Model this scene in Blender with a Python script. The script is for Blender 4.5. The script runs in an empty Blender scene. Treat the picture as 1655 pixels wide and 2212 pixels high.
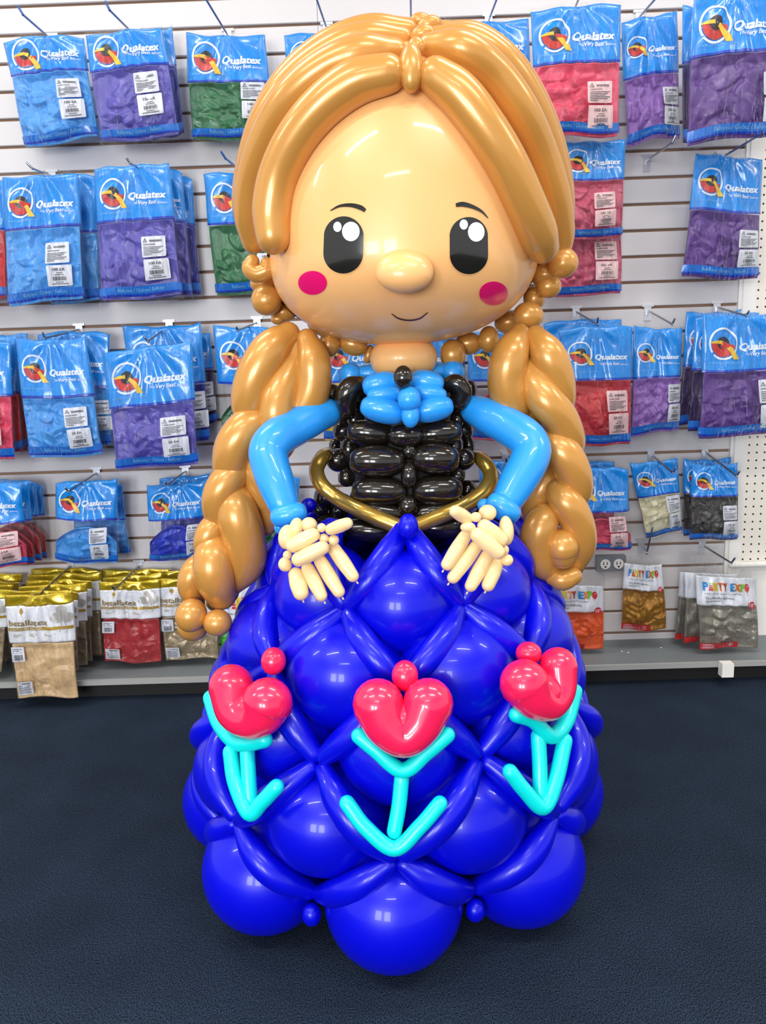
import bpy, math, random
import numpy as np
from mathutils import Vector, Matrix

# ------------------------------------------------------------------ camera, light, exposure
SC = bpy.context.scene
COL = SC.collection
F = 1650.0; PITCH = 0.191777; YAW = -0.011159; ROLL = -0.033986
D = 2.466865           # distance of the slatwall face
CAMH = 1.02            # camera height above the carpet
cy, sy = math.cos(YAW), math.sin(YAW); cp, sp = math.cos(PITCH), math.sin(PITCH); cr, sr = math.cos(ROLL), math.sin(ROLL)
FW = Vector((sy*cp, cy*cp, -sp)); r0 = Vector((cy, -sy, 0)); u0 = r0.cross(FW)
RT = cr*r0 + sr*u0; UP = -sr*r0 + cr*u0
cam = bpy.data.cameras.new('camera'); camo = bpy.data.objects.new('camera', cam); COL.objects.link(camo)
cam.sensor_fit = 'VERTICAL'; cam.sensor_height = 36.0; cam.lens = 36.0*F/2212.0
m = Matrix((RT, UP, -FW)).transposed().to_4x4(); m.translation = Vector((0, 0, CAMH)); camo.matrix_world = m
cam.clip_start = 0.05
SC.camera = camo
SC.view_settings.view_transform = 'Standard'; SC.view_settings.look = 'None'
SC.view_settings.gamma = 1.0; SC.view_settings.use_curve_mapping = False
SC.view_settings.exposure = 0.06
try:
    SC.cycles.transparent_max_bounces = 24
except Exception:
    pass
wd = bpy.data.worlds.new('world'); SC.world = wd; wd.use_nodes = True
wd.node_tree.nodes['Background'].inputs[0].default_value = (0.93, 0.96, 1.0, 1)
wd.node_tree.nodes['Background'].inputs[1].default_value = 0.84

def area(name, loc, target, sx, sz, power, col=(1, 1, 1)):
    l = bpy.data.lights.new(name, 'AREA'); l.shape = 'RECTANGLE'; l.size = sx; l.size_y = sz
    l.energy = power; l.color = col
    o = bpy.data.objects.new(name, l); COL.objects.link(o); o.location = loc
    d = Vector(target) - Vector(loc); o.rotation_euler = d.to_track_quat('-Z', 'Y').to_euler(); return o
CEIL = 3.05
for i, (lx, ly) in enumerate([(-1.3, 1.55), (0.9, 1.35), (-1.3, -0.2), (0.9, -0.2), (2.9, 0.8), (-3.2, 0.6), (-0.3, -2.0)]):
    area('ceiling_lamp', (lx, ly, CEIL-0.09), (lx, ly, 0), 1.2, 0.055, 20 if ly > 1 else 26, (1.0, 0.975, 0.94))
area('window_light', (-1.75, -2.6, 1.25), (-0.2, 1.6, 0.9), 0.7, 1.1, 56, (0.92, 0.96, 1.0))
area('window_light', (-0.75, -2.9, 1.25), (-0.1, 1.6, 0.9), 0.7, 1.1, 56, (0.92, 0.96, 1.0))

def ray(x, y): return FW*F + RT*(x-827.5) - UP*(y-1106.0)
def P(x, y, Y):
    d = ray(x, y); v = d*(Y/d.y); return Vector((v.x, v.y, v.z+CAMH))
def S(x, y, Y):   # metres per pixel at that point
    d = ray(x, y); return (Y/d.y)

# ------------------------------------------------------------------ materials
def srgb(c):
    return tuple([(x/255/12.92 if x/255 <= 0.04045 else ((x/255+0.055)/1.055)**2.4) for x in c]+[1.0])
def mat(name, rgb, rough=0.5, metal=0.0, coat=0.0, coatr=0.05, spec=0.5, bump=None, sheen=0, var=0.0, vscale=20, sss=0):
    m = bpy.data.materials.new(name); m.use_nodes = True; nt = m.node_tree; b = nt.nodes['Principled BSDF']
    b.inputs['Base Color'].default_value = srgb(rgb); b.inputs['Roughness'].default_value = rough
    b.inputs['Metallic'].default_value = metal; b.inputs['Coat Weight'].default_value = coat
    b.inputs['Coat Roughness'].default_value = coatr; b.inputs['Specular IOR Level'].default_value = spec
    b.inputs['Sheen Weight'].default_value = sheen
    if var:
        tc = nt.nodes.new('ShaderNodeTexCoord'); n = nt.nodes.new('ShaderNodeTexNoise'); n.inputs['Scale'].default_value = vscale
        nt.links.new(tc.outputs['Object'], n.inputs['Vector'])
        mx = nt.nodes.new('ShaderNodeMix'); mx.data_type = 'RGBA'
        c = srgb(rgb); mx.inputs[6].default_value = tuple([v*(1-var) for v in c[:3]]+[1]); mx.inputs[7].default_value = tuple([min(1, v*(1+var)) for v in c[:3]]+[1])
        nt.links.new(n.outputs['Fac'], mx.inputs[0]); nt.links.new(mx.outputs[2], b.inputs['Base Color'])
    if bump:
        sc, st, dist = bump
        tc = nt.nodes.new('ShaderNodeTexCoord'); n = nt.nodes.new('ShaderNodeTexNoise'); n.inputs['Scale'].default_value = sc; n.inputs['Detail'].default_value = 3
        nt.links.new(tc.outputs['Object'], n.inputs['Vector'])
        bp = nt.nodes.new('ShaderNodeBump'); bp.inputs['Strength'].default_value = st; bp.inputs['Distance'].default_value = dist
        nt.links.new(n.outputs['Fac'], bp.inputs['Height']); nt.links.new(bp.outputs[0], b.inputs['Normal'])
    return m
def balloon_mat(name, rgb, rough=0.28, metal=0.0, coat=0.6, spec=0.5):
    return mat(name, rgb, rough, metal, coat, 0.06, spec, var=0.05, vscale=9)
M = {}
M['blue'] = balloon_mat('royal_blue_latex', (0, 4, 206), 0.34, 0.0, 0.22, 0.35)
M['hair'] = balloon_mat('pearl_amber_latex', (208, 148, 70), 0.30, 0.22, 0.4)
M['skin'] = balloon_mat('blush_latex', (250, 188, 120), 0.34, 0.0, 0.3)
M['cream'] = balloon_mat('cream_latex', (252, 218, 160), 0.34, 0.0, 0.4)
M['sky'] = balloon_mat('sky_blue_latex', (38, 156, 242), 0.36, 0.0, 0.4)
M['black'] = balloon_mat('pearl_black_latex', (34, 28, 22), 0.16, 0.25, 0.8)
M['gold'] = balloon_mat('chrome_gold_latex', (196, 158, 70), 0.24, 0.75, 0.5)
M['pink'] = balloon_mat('hot_pink_latex', (250, 28, 84), 0.30, 0.0, 0.7)
M['cyan'] = balloon_mat('turquoise_latex', (0, 226, 222), 0.36, 0.0, 0.35)
M['ink'] = mat('black_vinyl', (30, 29, 24), 0.18, coat=0.5)
M['white_vinyl'] = mat('white_vinyl', (240, 244, 252), 0.3)
M['cheek'] = mat('magenta_vinyl', (232, 18, 108), 0.2, coat=0.5)
M['ink_line'] = mat('thin_dark_ink', (70, 20, 25), 0.4)
M['metal'] = mat('zinc_wire', (150, 155, 165), 0.22, 1.0)
M['blue_wire'] = mat('blue_coated_wire', (40, 80, 150), 0.3, 0.5, 0.3)
M['bracket'] = mat('bracket_metal', (215, 215, 220), 0.3, 0.55)
M['slat'] = mat('white_slatwall_laminate', (208, 203, 202), 0.45, bump=(60, 0.06, 0.002), var=0.02, vscale=7)
M['groove'] = mat('brown_fibreboard_groove', (150, 118, 96), 0.8)
M['white'] = mat('white_paint', (236, 232, 226), 0.5)
M['outlet_grey'] = mat('grey_steel_box', (128, 132, 136), 0.4, 0.3)
M['outlet_white'] = mat('white_plastic', (235, 232, 222), 0.35)
M['dark'] = mat('dark_slot', (22, 20, 20), 0.6)
M['deck'] = mat('grey_deck_laminate', (112, 118, 120), 0.45, var=0.12, vscale=5)
M['lip'] = mat('light_grey_trim', (158, 158, 154), 0.45)
# printed plastics
M['hdr'] = mat('azure_printed_plastic', (0, 146, 236), 0.22, coat=0.5, coatr=0.08, bump=(28, 0.35, 0.004))
M['line'] = mat('navy_print', (12, 62, 190), 0.25)
M['band'] = mat('cobalt_band_print', (22, 118, 216), 0.25, coat=0.4)
M['wprint'] = mat('white_print', (235, 245, 252), 0.35)
M['pale_print'] = mat('pale_blue_print', (120, 195, 240), 0.35)
M['red_print'] = mat('red_print', (205, 45, 40), 0.35)
M['black_print'] = mat('black_print', (30, 26, 26), 0.35)
M['yellow_print'] = mat('yellow_print', (240, 196, 40), 0.35)
M['sticker'] = mat('white_paper_sticker', (226, 228, 236), 0.5)
M['sticker_pink'] = mat('pale_pink_paper_sticker', (244, 206, 206), 0.5)
M['print_grey'] = mat('dark_grey_print', (62, 62, 70), 0.5)
M['foil'] = mat('gold_foil_plastic', (186, 158, 28), 0.24, 0.55, 0.6, bump=(30, 0.5, 0.006))
M['card'] = mat('white_card_print', (236, 238, 244), 0.35, coat=0.3, bump=(22, 0.25, 0.004))
M['gold_print'] = mat('gold_print', (184, 148, 36), 0.3, 0.2)
M['serif_print'] = mat('bronze_print', (150, 124, 72), 0.4)
M['silver_print'] = mat('silver_print', (196, 192, 186), 0.3, 0.2)
for n, c in {'p_blue': (30, 150, 220), 'p_green': (130, 200, 40), 'p_yel': (240, 210, 40), 'p_org': (240, 130, 50), 'p_red': (215, 35, 40), 'p_brick': (190, 60, 50)}.items():
    M[n] = mat('party_print_'+n[2:], c, 0.35)

def film_mat():
    m = bpy.data.materials.new('clear_plastic_film'); m.use_nodes = True; nt = m.node_tree; nt.nodes.clear()
    out = nt.nodes.new('ShaderNodeOutputMaterial'); mix = nt.nodes.new('ShaderNodeMixShader')
    tr = nt.nodes.new('ShaderNodeBsdfTransparent'); gl = nt.nodes.new('ShaderNodeBsdfGlossy'); gl.inputs['Roughness'].default_value = 0.06
    lw = nt.nodes.new('ShaderNodeLayerWeight'); lw.inputs['Blend'].default_value = 0.25
    tc = nt.nodes.new('ShaderNodeTexCoord'); mp = nt.nodes.new('ShaderNodeMapping'); mp.inputs['Scale'].default_value = (1.0, 1.0, 0.22)
    n = nt.nodes.new('ShaderNodeTexNoise'); n.inputs['Scale'].default_value = 62; n.inputs['Detail'].default_value = 4; n.inputs['Distortion'].default_value = 1.6
    bp = nt.nodes.new('ShaderNodeBump'); bp.inputs['Strength'].default_value = 1.0; bp.inputs['Distance'].default_value = 0.018
    nt.links.new(tc.outputs['Object'], mp.inputs[0]); nt.links.new(mp.outputs[0], n.inputs['Vector'])
    nt.links.new(n.outputs['Fac'], bp.inputs['Height']); nt.links.new(bp.outputs[0], gl.inputs['Normal']); nt.links.new(bp.outputs[0], lw.inputs['Normal'])
    ma = nt.nodes.new('ShaderNodeMath'); ma.operation = 'MULTIPLY_ADD'; ma.inputs[1].default_value = 0.60; ma.inputs[2].default_value = 0.02
    nt.links.new(lw.outputs['Fresnel'], ma.inputs[0]); nt.links.new(ma.outputs[0], mix.inputs[0])
    nt.links.new(tr.outputs[0], mix.inputs[1]); nt.links.new(gl.outputs[0], mix.inputs[2]); nt.links.new(mix.outputs[0], out.inputs[0])
    return m
M['film'] = film_mat()

CM = {}
def content_mat(name, rgb, metal=0.0):
    if name in CM: return CM[name]
    m = bpy.data.materials.new(name+'_deflated_latex'); m.use_nodes = True; nt = m.node_tree; b = nt.nodes['Principled BSDF']
    b.inputs['Base Color'].default_value = srgb(rgb); b.inputs['Roughness'].default_value = 0.42; b.inputs['Metallic'].default_value = metal
    b.inputs['Coat Weight'].default_value = 0.25; b.inputs['Coat Roughness'].default_value = 0.2
    tc = nt.nodes.new('ShaderNodeTexCoord')
    n = nt.nodes.new('ShaderNodeTexNoise'); n.inputs['Scale'].default_value = 20; n.inputs['Detail'].default_value = 1; n.inputs['Distortion'].default_value = 2.2
    bp = nt.nodes.new('ShaderNodeBump'); bp.inputs['Strength'].default_value = 0.5; bp.inputs['Distance'].default_value = 0.006
    nt.links.new(tc.outputs['Object'], n.inputs['Vector']); nt.links.new(n.outputs['Fac'], bp.inputs['Height']); nt.links.new(bp.outputs[0], b.inputs['Normal'])
    CM[name] = m; return m
COLS = {'sky': (70, 158, 232), 'peri': (92, 84, 178), 'navy': (34, 44, 160), 'green': (40, 110, 66), 'red': (206, 52, 58), 'pink': (226, 72, 104), 'rose': (206, 84, 116),
        'lilac': (148, 104, 184), 'purple': (92, 54, 134), 'dpurple': (64, 40, 92), 'yellow': (226, 190, 40), 'palepink': (236, 150, 160), 'cream': (232, 224, 188),
        'black': (62, 58, 56), 'beige': (222, 188, 142), 'taupe': (178, 160, 130), 'wine': (176, 46, 50), 'orange': (246, 96, 30), 'goldc': (176, 122, 30), 'silver': (156, 150, 136),
        'lime': (70, 200, 40), 'blue2': (40, 60, 190)}
def cmat(c):
    return content_mat(c, COLS[c], 0.45 if c in ('goldc', 'silver', 'taupe') else 0.0)

# ------------------------------------------------------------------ object helpers
def mesh_obj(name, verts, faces, mats, parent=None, midx=None, smooth=True):
    pw = Vector((0, 0, 0)); q = parent
    while q is not None: pw += q.location; q = q.parent
    me = bpy.data.meshes.new(name); me.from_pydata([tuple(Vector(v)-pw) for v in verts], [], faces)
    if not isinstance(mats, (list, tuple)): mats = [mats]
    for mm in mats: me.materials.append(mm)
    if midx is not None: me.polygons.foreach_set('material_index', midx)
    me.polygons.foreach_set('use_smooth', [smooth]*len(me.polygons)); me.update()
    o = bpy.data.objects.new(name, me); COL.objects.link(o)
    if parent is not None: o.parent = parent
    return o
def origin_fix(o, loc):
    """put a top-level mesh's origin at loc"""
    loc = Vector(loc)
    for v in o.data.vertices: v.co -= loc
    o.location = loc; o.data.update()
def thing(name, label, cat, loc, group=None):
    o = bpy.data.objects.new(name, None); COL.objects.link(o); o.location = loc; o.empty_display_size = 0.05
    tag(o, label, cat, group); return o
def tag(o, label, cat, group=None):
    o['label'] = label; o['category'] = cat
    if group: o['group'] = group
    return o
def struct(o): o['kind'] = 'structure'; return o

class MB:
    def __init__(s): s.v = []; s.f = []; s.m = []
    def add(s, v, f, mi=0):
        n = len(s.v); s.v += [Vector(q) for q in v]; s.f += [tuple(i+n for i in q) for q in f]; s.m += [mi]*len(f); return s
    def box(s, a, b, mi=0):
        x0, y0, z0 = a; x1, y1, z1 = b
        return s.add([(x0, y0, z0), (x1, y0, z0), (x1, y1, z0), (x0, y1, z0), (x0, y0, z1), (x1, y0, z1), (x1, y1, z1), (x0, y1, z1)],
                     [(0, 3, 2, 1), (4, 5, 6, 7), (0, 1, 5, 4), (1, 2, 6, 5), (2, 3, 7, 6), (3, 0, 4, 7)], mi)
    def build(s, name, mats, parent=None, smooth=True): return mesh_obj(name, s.v, s.f, mats, parent, s.m, smooth)

def ellipsoid(c, ax, nu=28, nv=18, pw=1.0):
    """c centre, ax = three axis vectors"""
    v = []; f = []
    for j in range(nv+1):
        t = math.pi*j/nv
        for i in range(nu):
            a = 2*math.pi*i/nu
            s_ = max(0.0, math.sin(t))**pw; v.append(c + ax[0]*(s_*math.cos(a)) + ax[1]*(s_*math.sin(a)) + ax[2]*math.cos(t))
    for j in range(nv):
        for i in range(nu):
            k = (i+1) % nu
            f.append((j*nu+i, (j+1)*nu+i, (j+1)*nu+k, j*nu+k))
    return v, f
def spline(pts, n):
    """Catmull-Rom through pts (Vectors + radius)"""
    out = []
    Pn = [2*pts[0]-pts[1]] + list(pts) + [2*pts[-1]-pts[-2]]
    for i in range(1, len(Pn)-2):
        p0, p1, p2, p3 = Pn[i-1], Pn[i], Pn[i+1], Pn[i+2]
        for k in range(n):
            t = k/n
            out.append(0.5*((2*p1)+(p2-p0)*t+(2*p0-5*p1+4*p2-p3)*t*t+(3*p1-p0-3*p2+p3)*t**3))
    out.append(Pn[-2]); return out
def tube(pts, rad, seg=8, ring=20, cap=1.0, ends=(1, 1)):
    """sausage balloon swept along pts; rad number or list"""
    pts = [Vector(p) for p in pts]
    if not isinstance(rad, (list, tuple)): rad = [rad]*len(pts)
    q = spline([Vector((p.x, p.y, p.z, r)) for p, r in zip(pts, rad)], seg) if len(pts) > 2 else [Vector((pts[0].x, pts[0].y, pts[0].z, rad[0])).lerp(Vector((pts[1].x, pts[1].y, pts[1].z, rad[1])), i/seg) for i in range(seg+1)]
    c = [Vector(p[:3]) for p in q]; r = [p[3] for p in q]
    # extend by hemispherical caps
    L = []
    r_a, r_b = r[0], r[-1]; ta = (c[0]-c[1]).normalized(); tb = (c[-1]-c[-2]).normalized()
    C = []; R = []
    for a in (86, 72, 56, 40, 22):
        a = math.radians(a); C.append(c[0]+ta*r_a*math.sin(a)*cap); R.append(r_a*math.cos(a))
    C += c; R += r
    for a in (22, 40, 56, 72, 86):
        a = math.radians(a); C.append(c[-1]+tb*r_b*math.sin(a)*cap); R.append(r_b*math.cos(a))
    T = []
    for i in range(len(C)):
        d = C[min(i+1, len(C)-1)]-C[max(i-1, 0)]; T.append(d.normalized())
    N = Vector((0, 0, 1)) if abs(T[0].z) < .9 else Vector((1, 0, 0)); N = (N-T[0]*N.dot(T[0])).normalized()
    v = []; f = []
    for i, (p, rr, t) in enumerate(zip(C, R, T)):
        N = (N-t*N.dot(t)).normalized(); B = t.cross(N)
        for k in range(ring):
            a = 2*math.pi*k/ring; v.append(p+(N*math.cos(a)+B*math.sin(a))*rr)
    for i in range(len(C)-1):
        for k in range(ring):
            l = (k+1) % ring; f.append((i*ring+k, i*ring+l, (i+1)*ring+l, (i+1)*ring+k))
    f.append(tuple(range(ring))[::-1]); f.append(tuple((len(C)-1)*ring+k for k in range(ring)))
    return v, f
def knot(p, d, r=0.004):
    d = d.normalized(); n = d.orthogonal().normalized(); b = d.cross(n)
    return ellipsoid(p+d*r*0.6, (n*r*0.6, b*r*0.6, d*r), 8, 6)

# ------------------------------------------------------------------ text
FONTC = {}
def text2d(s, bold=0.0, shear=0.0, space=1.0):
    key = (s, bold, shear, space)
    if key in FONTC: return FONTC[key]
    cu = bpy.data.curves.new('t', 'FONT'); cu.body = s; cu.resolution_u = 2; cu.shear = shear; cu.space_character = space; cu.size = 1
    o = bpy.data.objects.new('t', cu); COL.objects.link(o)
    dg = bpy.context.evaluated_depsgraph_get(); e = o.evaluated_get(dg); me = e.to_mesh()
    v = [(q.co.x, q.co.y) for q in me.vertices]; f = [tuple(p.vertices) for p in me.polygons]
    e.to_mesh_clear(); bpy.data.objects.remove(o); bpy.data.curves.remove(cu)
    xs = [a for a, b in v]; x0 = min(xs); w = max(xs)-x0
    v = [(a-x0, b) for a, b in v]
    FONTC[key] = (v, f, w); return FONTC[key]

# ------------------------------------------------------------------ the room
RX = 1.10           # right end of the slatwall
ZT = 3.05; Z0 = 2.003  # height of groove 0
PITCHS = 0.0762; DECKZ = 0.074
wall = MB()
wall.box((-3.2, D+0.012, 0), (RX, D+0.03, ZT), 1)
k = -13
seams = [-3.2, -1.36, -0.17, RX]
while Z0-k*PITCHS > DECKZ:
    ztop = min(Z0-k*PITCHS-0.0042, ZT); zb = max(Z0-(k+1)*PITCHS+0.0042, DECKZ-0.01)
    if ztop > zb:
        for a, b in zip(seams[:-1], seams[1:]):
            a2, b2 = a+0.0006, b-0.0006; e = 0.0018
            # board with slightly eased edges, T-slot lips
            v = [(a2, D+0.009, zb), (b2, D+0.009, zb), (b2, D+0.009, ztop), (a2, D+0.009, ztop),
                 (a2, D+e, zb), (b2, D+e, zb), (b2, D+e, ztop), (a2, D+e, ztop),
                 (a2, D, zb+e), (b2, D, zb+e), (b2, D, ztop-e), (a2, D, ztop-e)]
            wall.add(v, [(8, 9, 10, 11), (4, 5, 9, 8), (11, 10, 6, 7), (0, 1, 5, 4), (7, 6, 2, 3), (0, 4, 8, 11, 7, 3), (1, 2, 6, 10, 9, 5), (0, 3, 2, 1)], 0)
    k += 1
struct(wall.build('wall_back', [M['slat'], M['groove']], smooth=False))
post = MB(); post.box((RX, D-0.004, DECKZ), (RX+0.012, D+0.03, ZT)); post.box((RX+0.012, D-0.008, DECKZ), (RX+0.05, D+0.03, ZT))
struct(post.build('trim_1', M['white'], smooth=False))

def peg_mat():
    m = mat('perforated_hardboard', (232, 224, 212), 0.5); nt = m.node_tree; b = nt.nodes['Principled BSDF']
    tc = nt.nodes.new('ShaderNodeTexCoord'); sx = nt.nodes.new('ShaderNodeSeparateXYZ'); nt.links.new(tc.outputs['Object'], sx.inputs[0])
    def cell(out):
        a = nt.nodes.new('ShaderNodeMath'); a.operation = 'MULTIPLY'; a.inputs[1].default_value = 1/0.0254; nt.links.new(out, a.inputs[0])
        f = nt.nodes.new('ShaderNodeMath'); f.operation = 'FRACT'; nt.links.new(a.outputs[0], f.inputs[0])
        s = nt.nodes.new('ShaderNodeMath'); s.operation = 'SUBTRACT'; s.inputs[1].default_value = 0.5; nt.links.new(f.outputs[0], s.inputs[0])
        p = nt.nodes.new('ShaderNodeMath'); p.operation = 'MULTIPLY'; nt.links.new(s.outputs[0], p.inputs[0]); nt.links.new(s.outputs[0], p.inputs[1]); return p.outputs[0]
    ad = nt.nodes.new('ShaderNodeMath'); nt.links.new(cell(sx.outputs['X']), ad.inputs[0]); nt.links.new(cell(sx.outputs['Z']), ad.inputs[1])
    lt = nt.nodes.new('ShaderNodeMath'); lt.operation = 'LESS_THAN'; lt.inputs[1].default_value = 0.0155; nt.links.new(ad.outputs[0], lt.inputs[0])
    mx = nt.nodes.new('ShaderNodeMix'); mx.data_type = 'RGBA'; mx.inputs[6].default_value = srgb((232, 224, 212)); mx.inputs[7].default_value = srgb((20, 18, 18))
    nt.links.new(lt.outputs[0], mx.inputs[0]); nt.links.new(mx.outputs[2], b.inputs['Base Color']); return m
PEGZ = P(1620, 1216, D).z
pg = MB(); pg.box((RX+0.05, D+0.002, PEGZ), (3.2, D+0.008, ZT))
o = pg.build('pegboard', peg_mat(), smooth=False); origin_fix(o, (RX+0.05, D+0.005, PEGZ)); tag(o, 'off-white pegboard panel with rows of small holes right of the slatted wall', 'pegboard')
lowp = MB(); lowp.box((RX+0.05, D+0.002, DECKZ), (3.2, D+0.03, PEGZ)); struct(lowp.build('wall_right', M['white'], smooth=False))
rl = MB(); v, f = tube([(RX+0.02, D-0.012, PEGZ-0.002), (3.1, D-0.012, PEGZ-0.002)], 0.010, ring=12); rl.add(v, f); struct(rl.build('trim_2', M['white']))

dk = MB(); dk.box((-3.2, D-0.205, DECKZ-0.016), (3.2, D+0.03, DECKZ), 0); dk.box((-3.2, D-0.215, DECKZ-0.018), (3.2, D-0.2051, DECKZ-0.002), 1)
dk.box((-3.2, D-0.17, 0.0), (3.2, D-0.15, DECKZ-0.016), 2)
o = dk.build('display_base', [M['deck'], M['lip'], M['dark']], smooth=False); origin_fix(o, (0, D-0.1, 0)); tag(o, 'long grey base shelf with a pale front edge running along the foot of the wall', 'shelf')
blk = MB(); b0 = P(1557, 1437, D-0.232); blk.box((b0.x, D-0.245, DECKZ-0.040), (b0.x+0.036, D-0.2165, DECKZ+0.004))
o = blk.build('edge_clip', M['outlet_white'], smooth=False); origin_fix(o, (b0.x, D-0.23, DECKZ-0.04)); tag(o, 'small white plastic block clipped on the front edge of the grey base shelf', 'clip')
for cx_, cy_, wh in [(1342, 1404, 'left of the pair below the amber-gold bag'), (1353, 1410, 'right of the pair below the amber-gold bag'), (1432, 1393, 'nearest the silver bags')]:
    q = P(cx_, cy_, D-0.1); v, f = ellipsoid(Vector((q.x, D-0.10-(cy_-1400)*0.002, DECKZ+0.001)), (Vector((.0035, 0, 0)), Vector((0, .0025, 0)), Vector((0, 0, .0012))), 8, 5)
    o = mesh_obj('crumb', v, f, M['white']); tag(o, 'tiny white speck on the grey base shelf, '+wh, 'debris', 'white specks on the base shelf')

def carpet_mat():
    m = bpy.data.materials.new('navy_loop_carpet'); m.use_nodes = True; nt = m.node_tree; b = nt.nodes['Principled BSDF']
    tc = nt.nodes.new('ShaderNodeTexCoord'); mp = nt.nodes.new('ShaderNodeMapping'); mp.inputs['Scale'].default_value = (1, 0.6, 1)
    nt.links.new(tc.outputs['Object'], mp.inputs[0])
    n = nt.nodes.new('ShaderNodeTexNoise'); n.inputs['Scale'].default_value = 560; n.inputs['Detail'].default_value = 2
    n2 = nt.nodes.new('ShaderNodeTexNoise'); n2.inputs['Scale'].default_value = 6; n2.inputs['Detail'].default_value = 3
    nt.links.new(mp.outputs[0], n.inputs['Vector']); nt.links.new(tc.outputs['Object'], n2.inputs['Vector'])
    cr_ = nt.nodes.new('ShaderNodeValToRGB'); cr_.color_ramp.elements[0].position = 0.36; cr_.color_ramp.elements[1].position = 0.66
    cr_.color_ramp.elements[0].color = srgb((8, 16, 27)); cr_.color_ramp.elements[1].color = srgb((63, 78, 100))
    nt.links.new(n.outputs['Fac'], cr_.inputs[0])
    mx = nt.nodes.new('ShaderNodeMix'); mx.data_type = 'RGBA'; mx.blend_type = 'MULTIPLY'; mx.inputs[0].default_value = 0.5
    nt.links.new(cr_.outputs[0], mx.inputs[6]); nt.links.new(n2.outputs['Fac'], mx.inputs[7]); nt.links.new(mx.outputs[2], b.inputs['Base Color'])
    b.inputs['Roughness'].default_value = 0.9; b.inputs['Specular IOR Level'].default_value = 0.1
    bp = nt.nodes.new('ShaderNodeBump'); bp.inputs['Strength'].default_value = 0.9; bp.inputs['Distance'].default_value = 0.004
    nt.links.new(n.outputs['Fac'], bp.inputs['Height']); nt.links.new(bp.outputs[0], b.inputs['Normal']); return m
fl = MB(); fl.add([(-5, -4, 0), (5, -4, 0), (5, D+0.03, 0), (-5, D+0.03, 0)], [(0, 1, 2, 3)]); struct(fl.build('floor', carpet_mat(), smooth=False))
ce = MB(); ce.add([(-5, -4, CEIL), (5, -4, CEIL), (5, D+0.03, CEIL), (-5, D+0.03, CEIL)], [(3, 2, 1, 0)]); struct(ce.build('ceiling', M['white'], smooth=False))

# ------------------------------------------------------------------ the balloon doll
YC = 1.50
def X0(z): return -0.018 + (max(min(z, 1.1), 0.0)-0.1)*0.066
doll = thing('balloon_doll', 'life-size balloon doll with amber braids and royal blue skirt standing on navy carpet', 'balloon sculpture', (-0.02, YC, 0))
def part(name, vf, m, parent=None): return mesh_obj(name, vf[0], vf[1], m, parent or doll)
def join(*vfs):
    b = MB()
    for v, f in vfs: b.add(v, f)
    return b.v, b.f

# ---- skirt: rings of round balloons, quilted with thin tube balloons
ROWS = [(0.175, 0.742, 0.0), (0.262, 0.608, 22.5), (0.322, 0.502, 0.0), (0.352, 0.371, 22.5), (0.398, 0.235, 0.0), (0.350, 0.118, 22.5)]
def cyl(rho, a, z):
    a = math.radians(a); return Vector((X0(z)+rho*math.sin(a), YC-rho*math.cos(a), z))
def skirt_ball(rho, a, z, rr, rz, rt):
    c = cyl(rho, a, z); a_ = math.radians(a); R_ = Vector((math.sin(a_), -math.cos(a_), 0)); T_ = Vector((math.cos(a_), math.sin(a_), 0))
    v, f = ellipsoid(c, (R_*rr, T_*rt, Vector((0, 0, rz))), 36, 24)
    # pinch towards the knot at the inside
    for q in v:
        d = (q-c).dot(R_)/rr
        if d < 0: 
            s_ = 1-0.45*d*d; off = (q-c); q2 = R_*off.dot(R_)*1.1 + (off-R_*off.dot(R_))*s_; q[:] = c+q2
    return v, f
for rho, z, off, rr, rz, rt in [(0.330, 0.113, 0, .120, .113, .120), (0.310, 0.250, 22.5, .110, .100, .112), (0.285, 0.374, 0, .107, .096, .107),
                                (0.250, 0.491, 22.5, .104, .102, .108), (0.195, 0.604, 0, .100, .097, .097), (0.120, 0.690, 22.5, .060, .060, .060)]:
    for i in (range(8) if z < .68 else (2, 3, 4, 5)):
        part('skirt_balloon', skirt_ball(rho, off+45*i, z, rr, rz, rt), M['blue'])
for r in range(5):
    ra, za, oa = ROWS[r]; rb, zb, ob = ROWS[r+1]
    for i in range(8):
        for s_ in (-1, 1):
            a0 = oa+45*i; a1 = a0+22.5*s_
            p0, p1 = cyl(ra, a0, za), cyl(rb, a1, zb)
            rm = (ra+rb)/2 + (0.008 if r in (1, 2) else 0.022); pm = cyl(rm, (a0+a1)/2, (za+zb)/2)
            q0 = p0.lerp(pm, 0.17); q1 = p1.lerp(pm, 0.17)
            v, f = tube([q0, q0.lerp(pm, .5)+(pm-(p0+p1)/2)*.18, pm, q1.lerp(pm, .5)+(pm-(p0+p1)/2)*.18, q1], [0.0150, 0.0228, 0.0250, 0.0235, 0.0165], 5, 18)
            part('skirt_tube', (v, f), M['blue'])
# little knot beads at the low nodes and a waist knot
for a in (-22.5, 22.5, -67.5, 67.5):
    c = cyl(0.368, a, 0.092); part('knot_bead', ellipsoid(c, (Vector((.017, 0, 0)), Vector((0, .017, 0)), Vector((0, 0, .020)))), M['blue'])
v, f = tube([(X0(.1), YC, 0.0), (X0(.5), YC, 0.5), (X0(1), YC, 1.02)], 0.03, 8, 16, cap=0.05); part('support_pole', (v, f), M['dark'])

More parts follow.
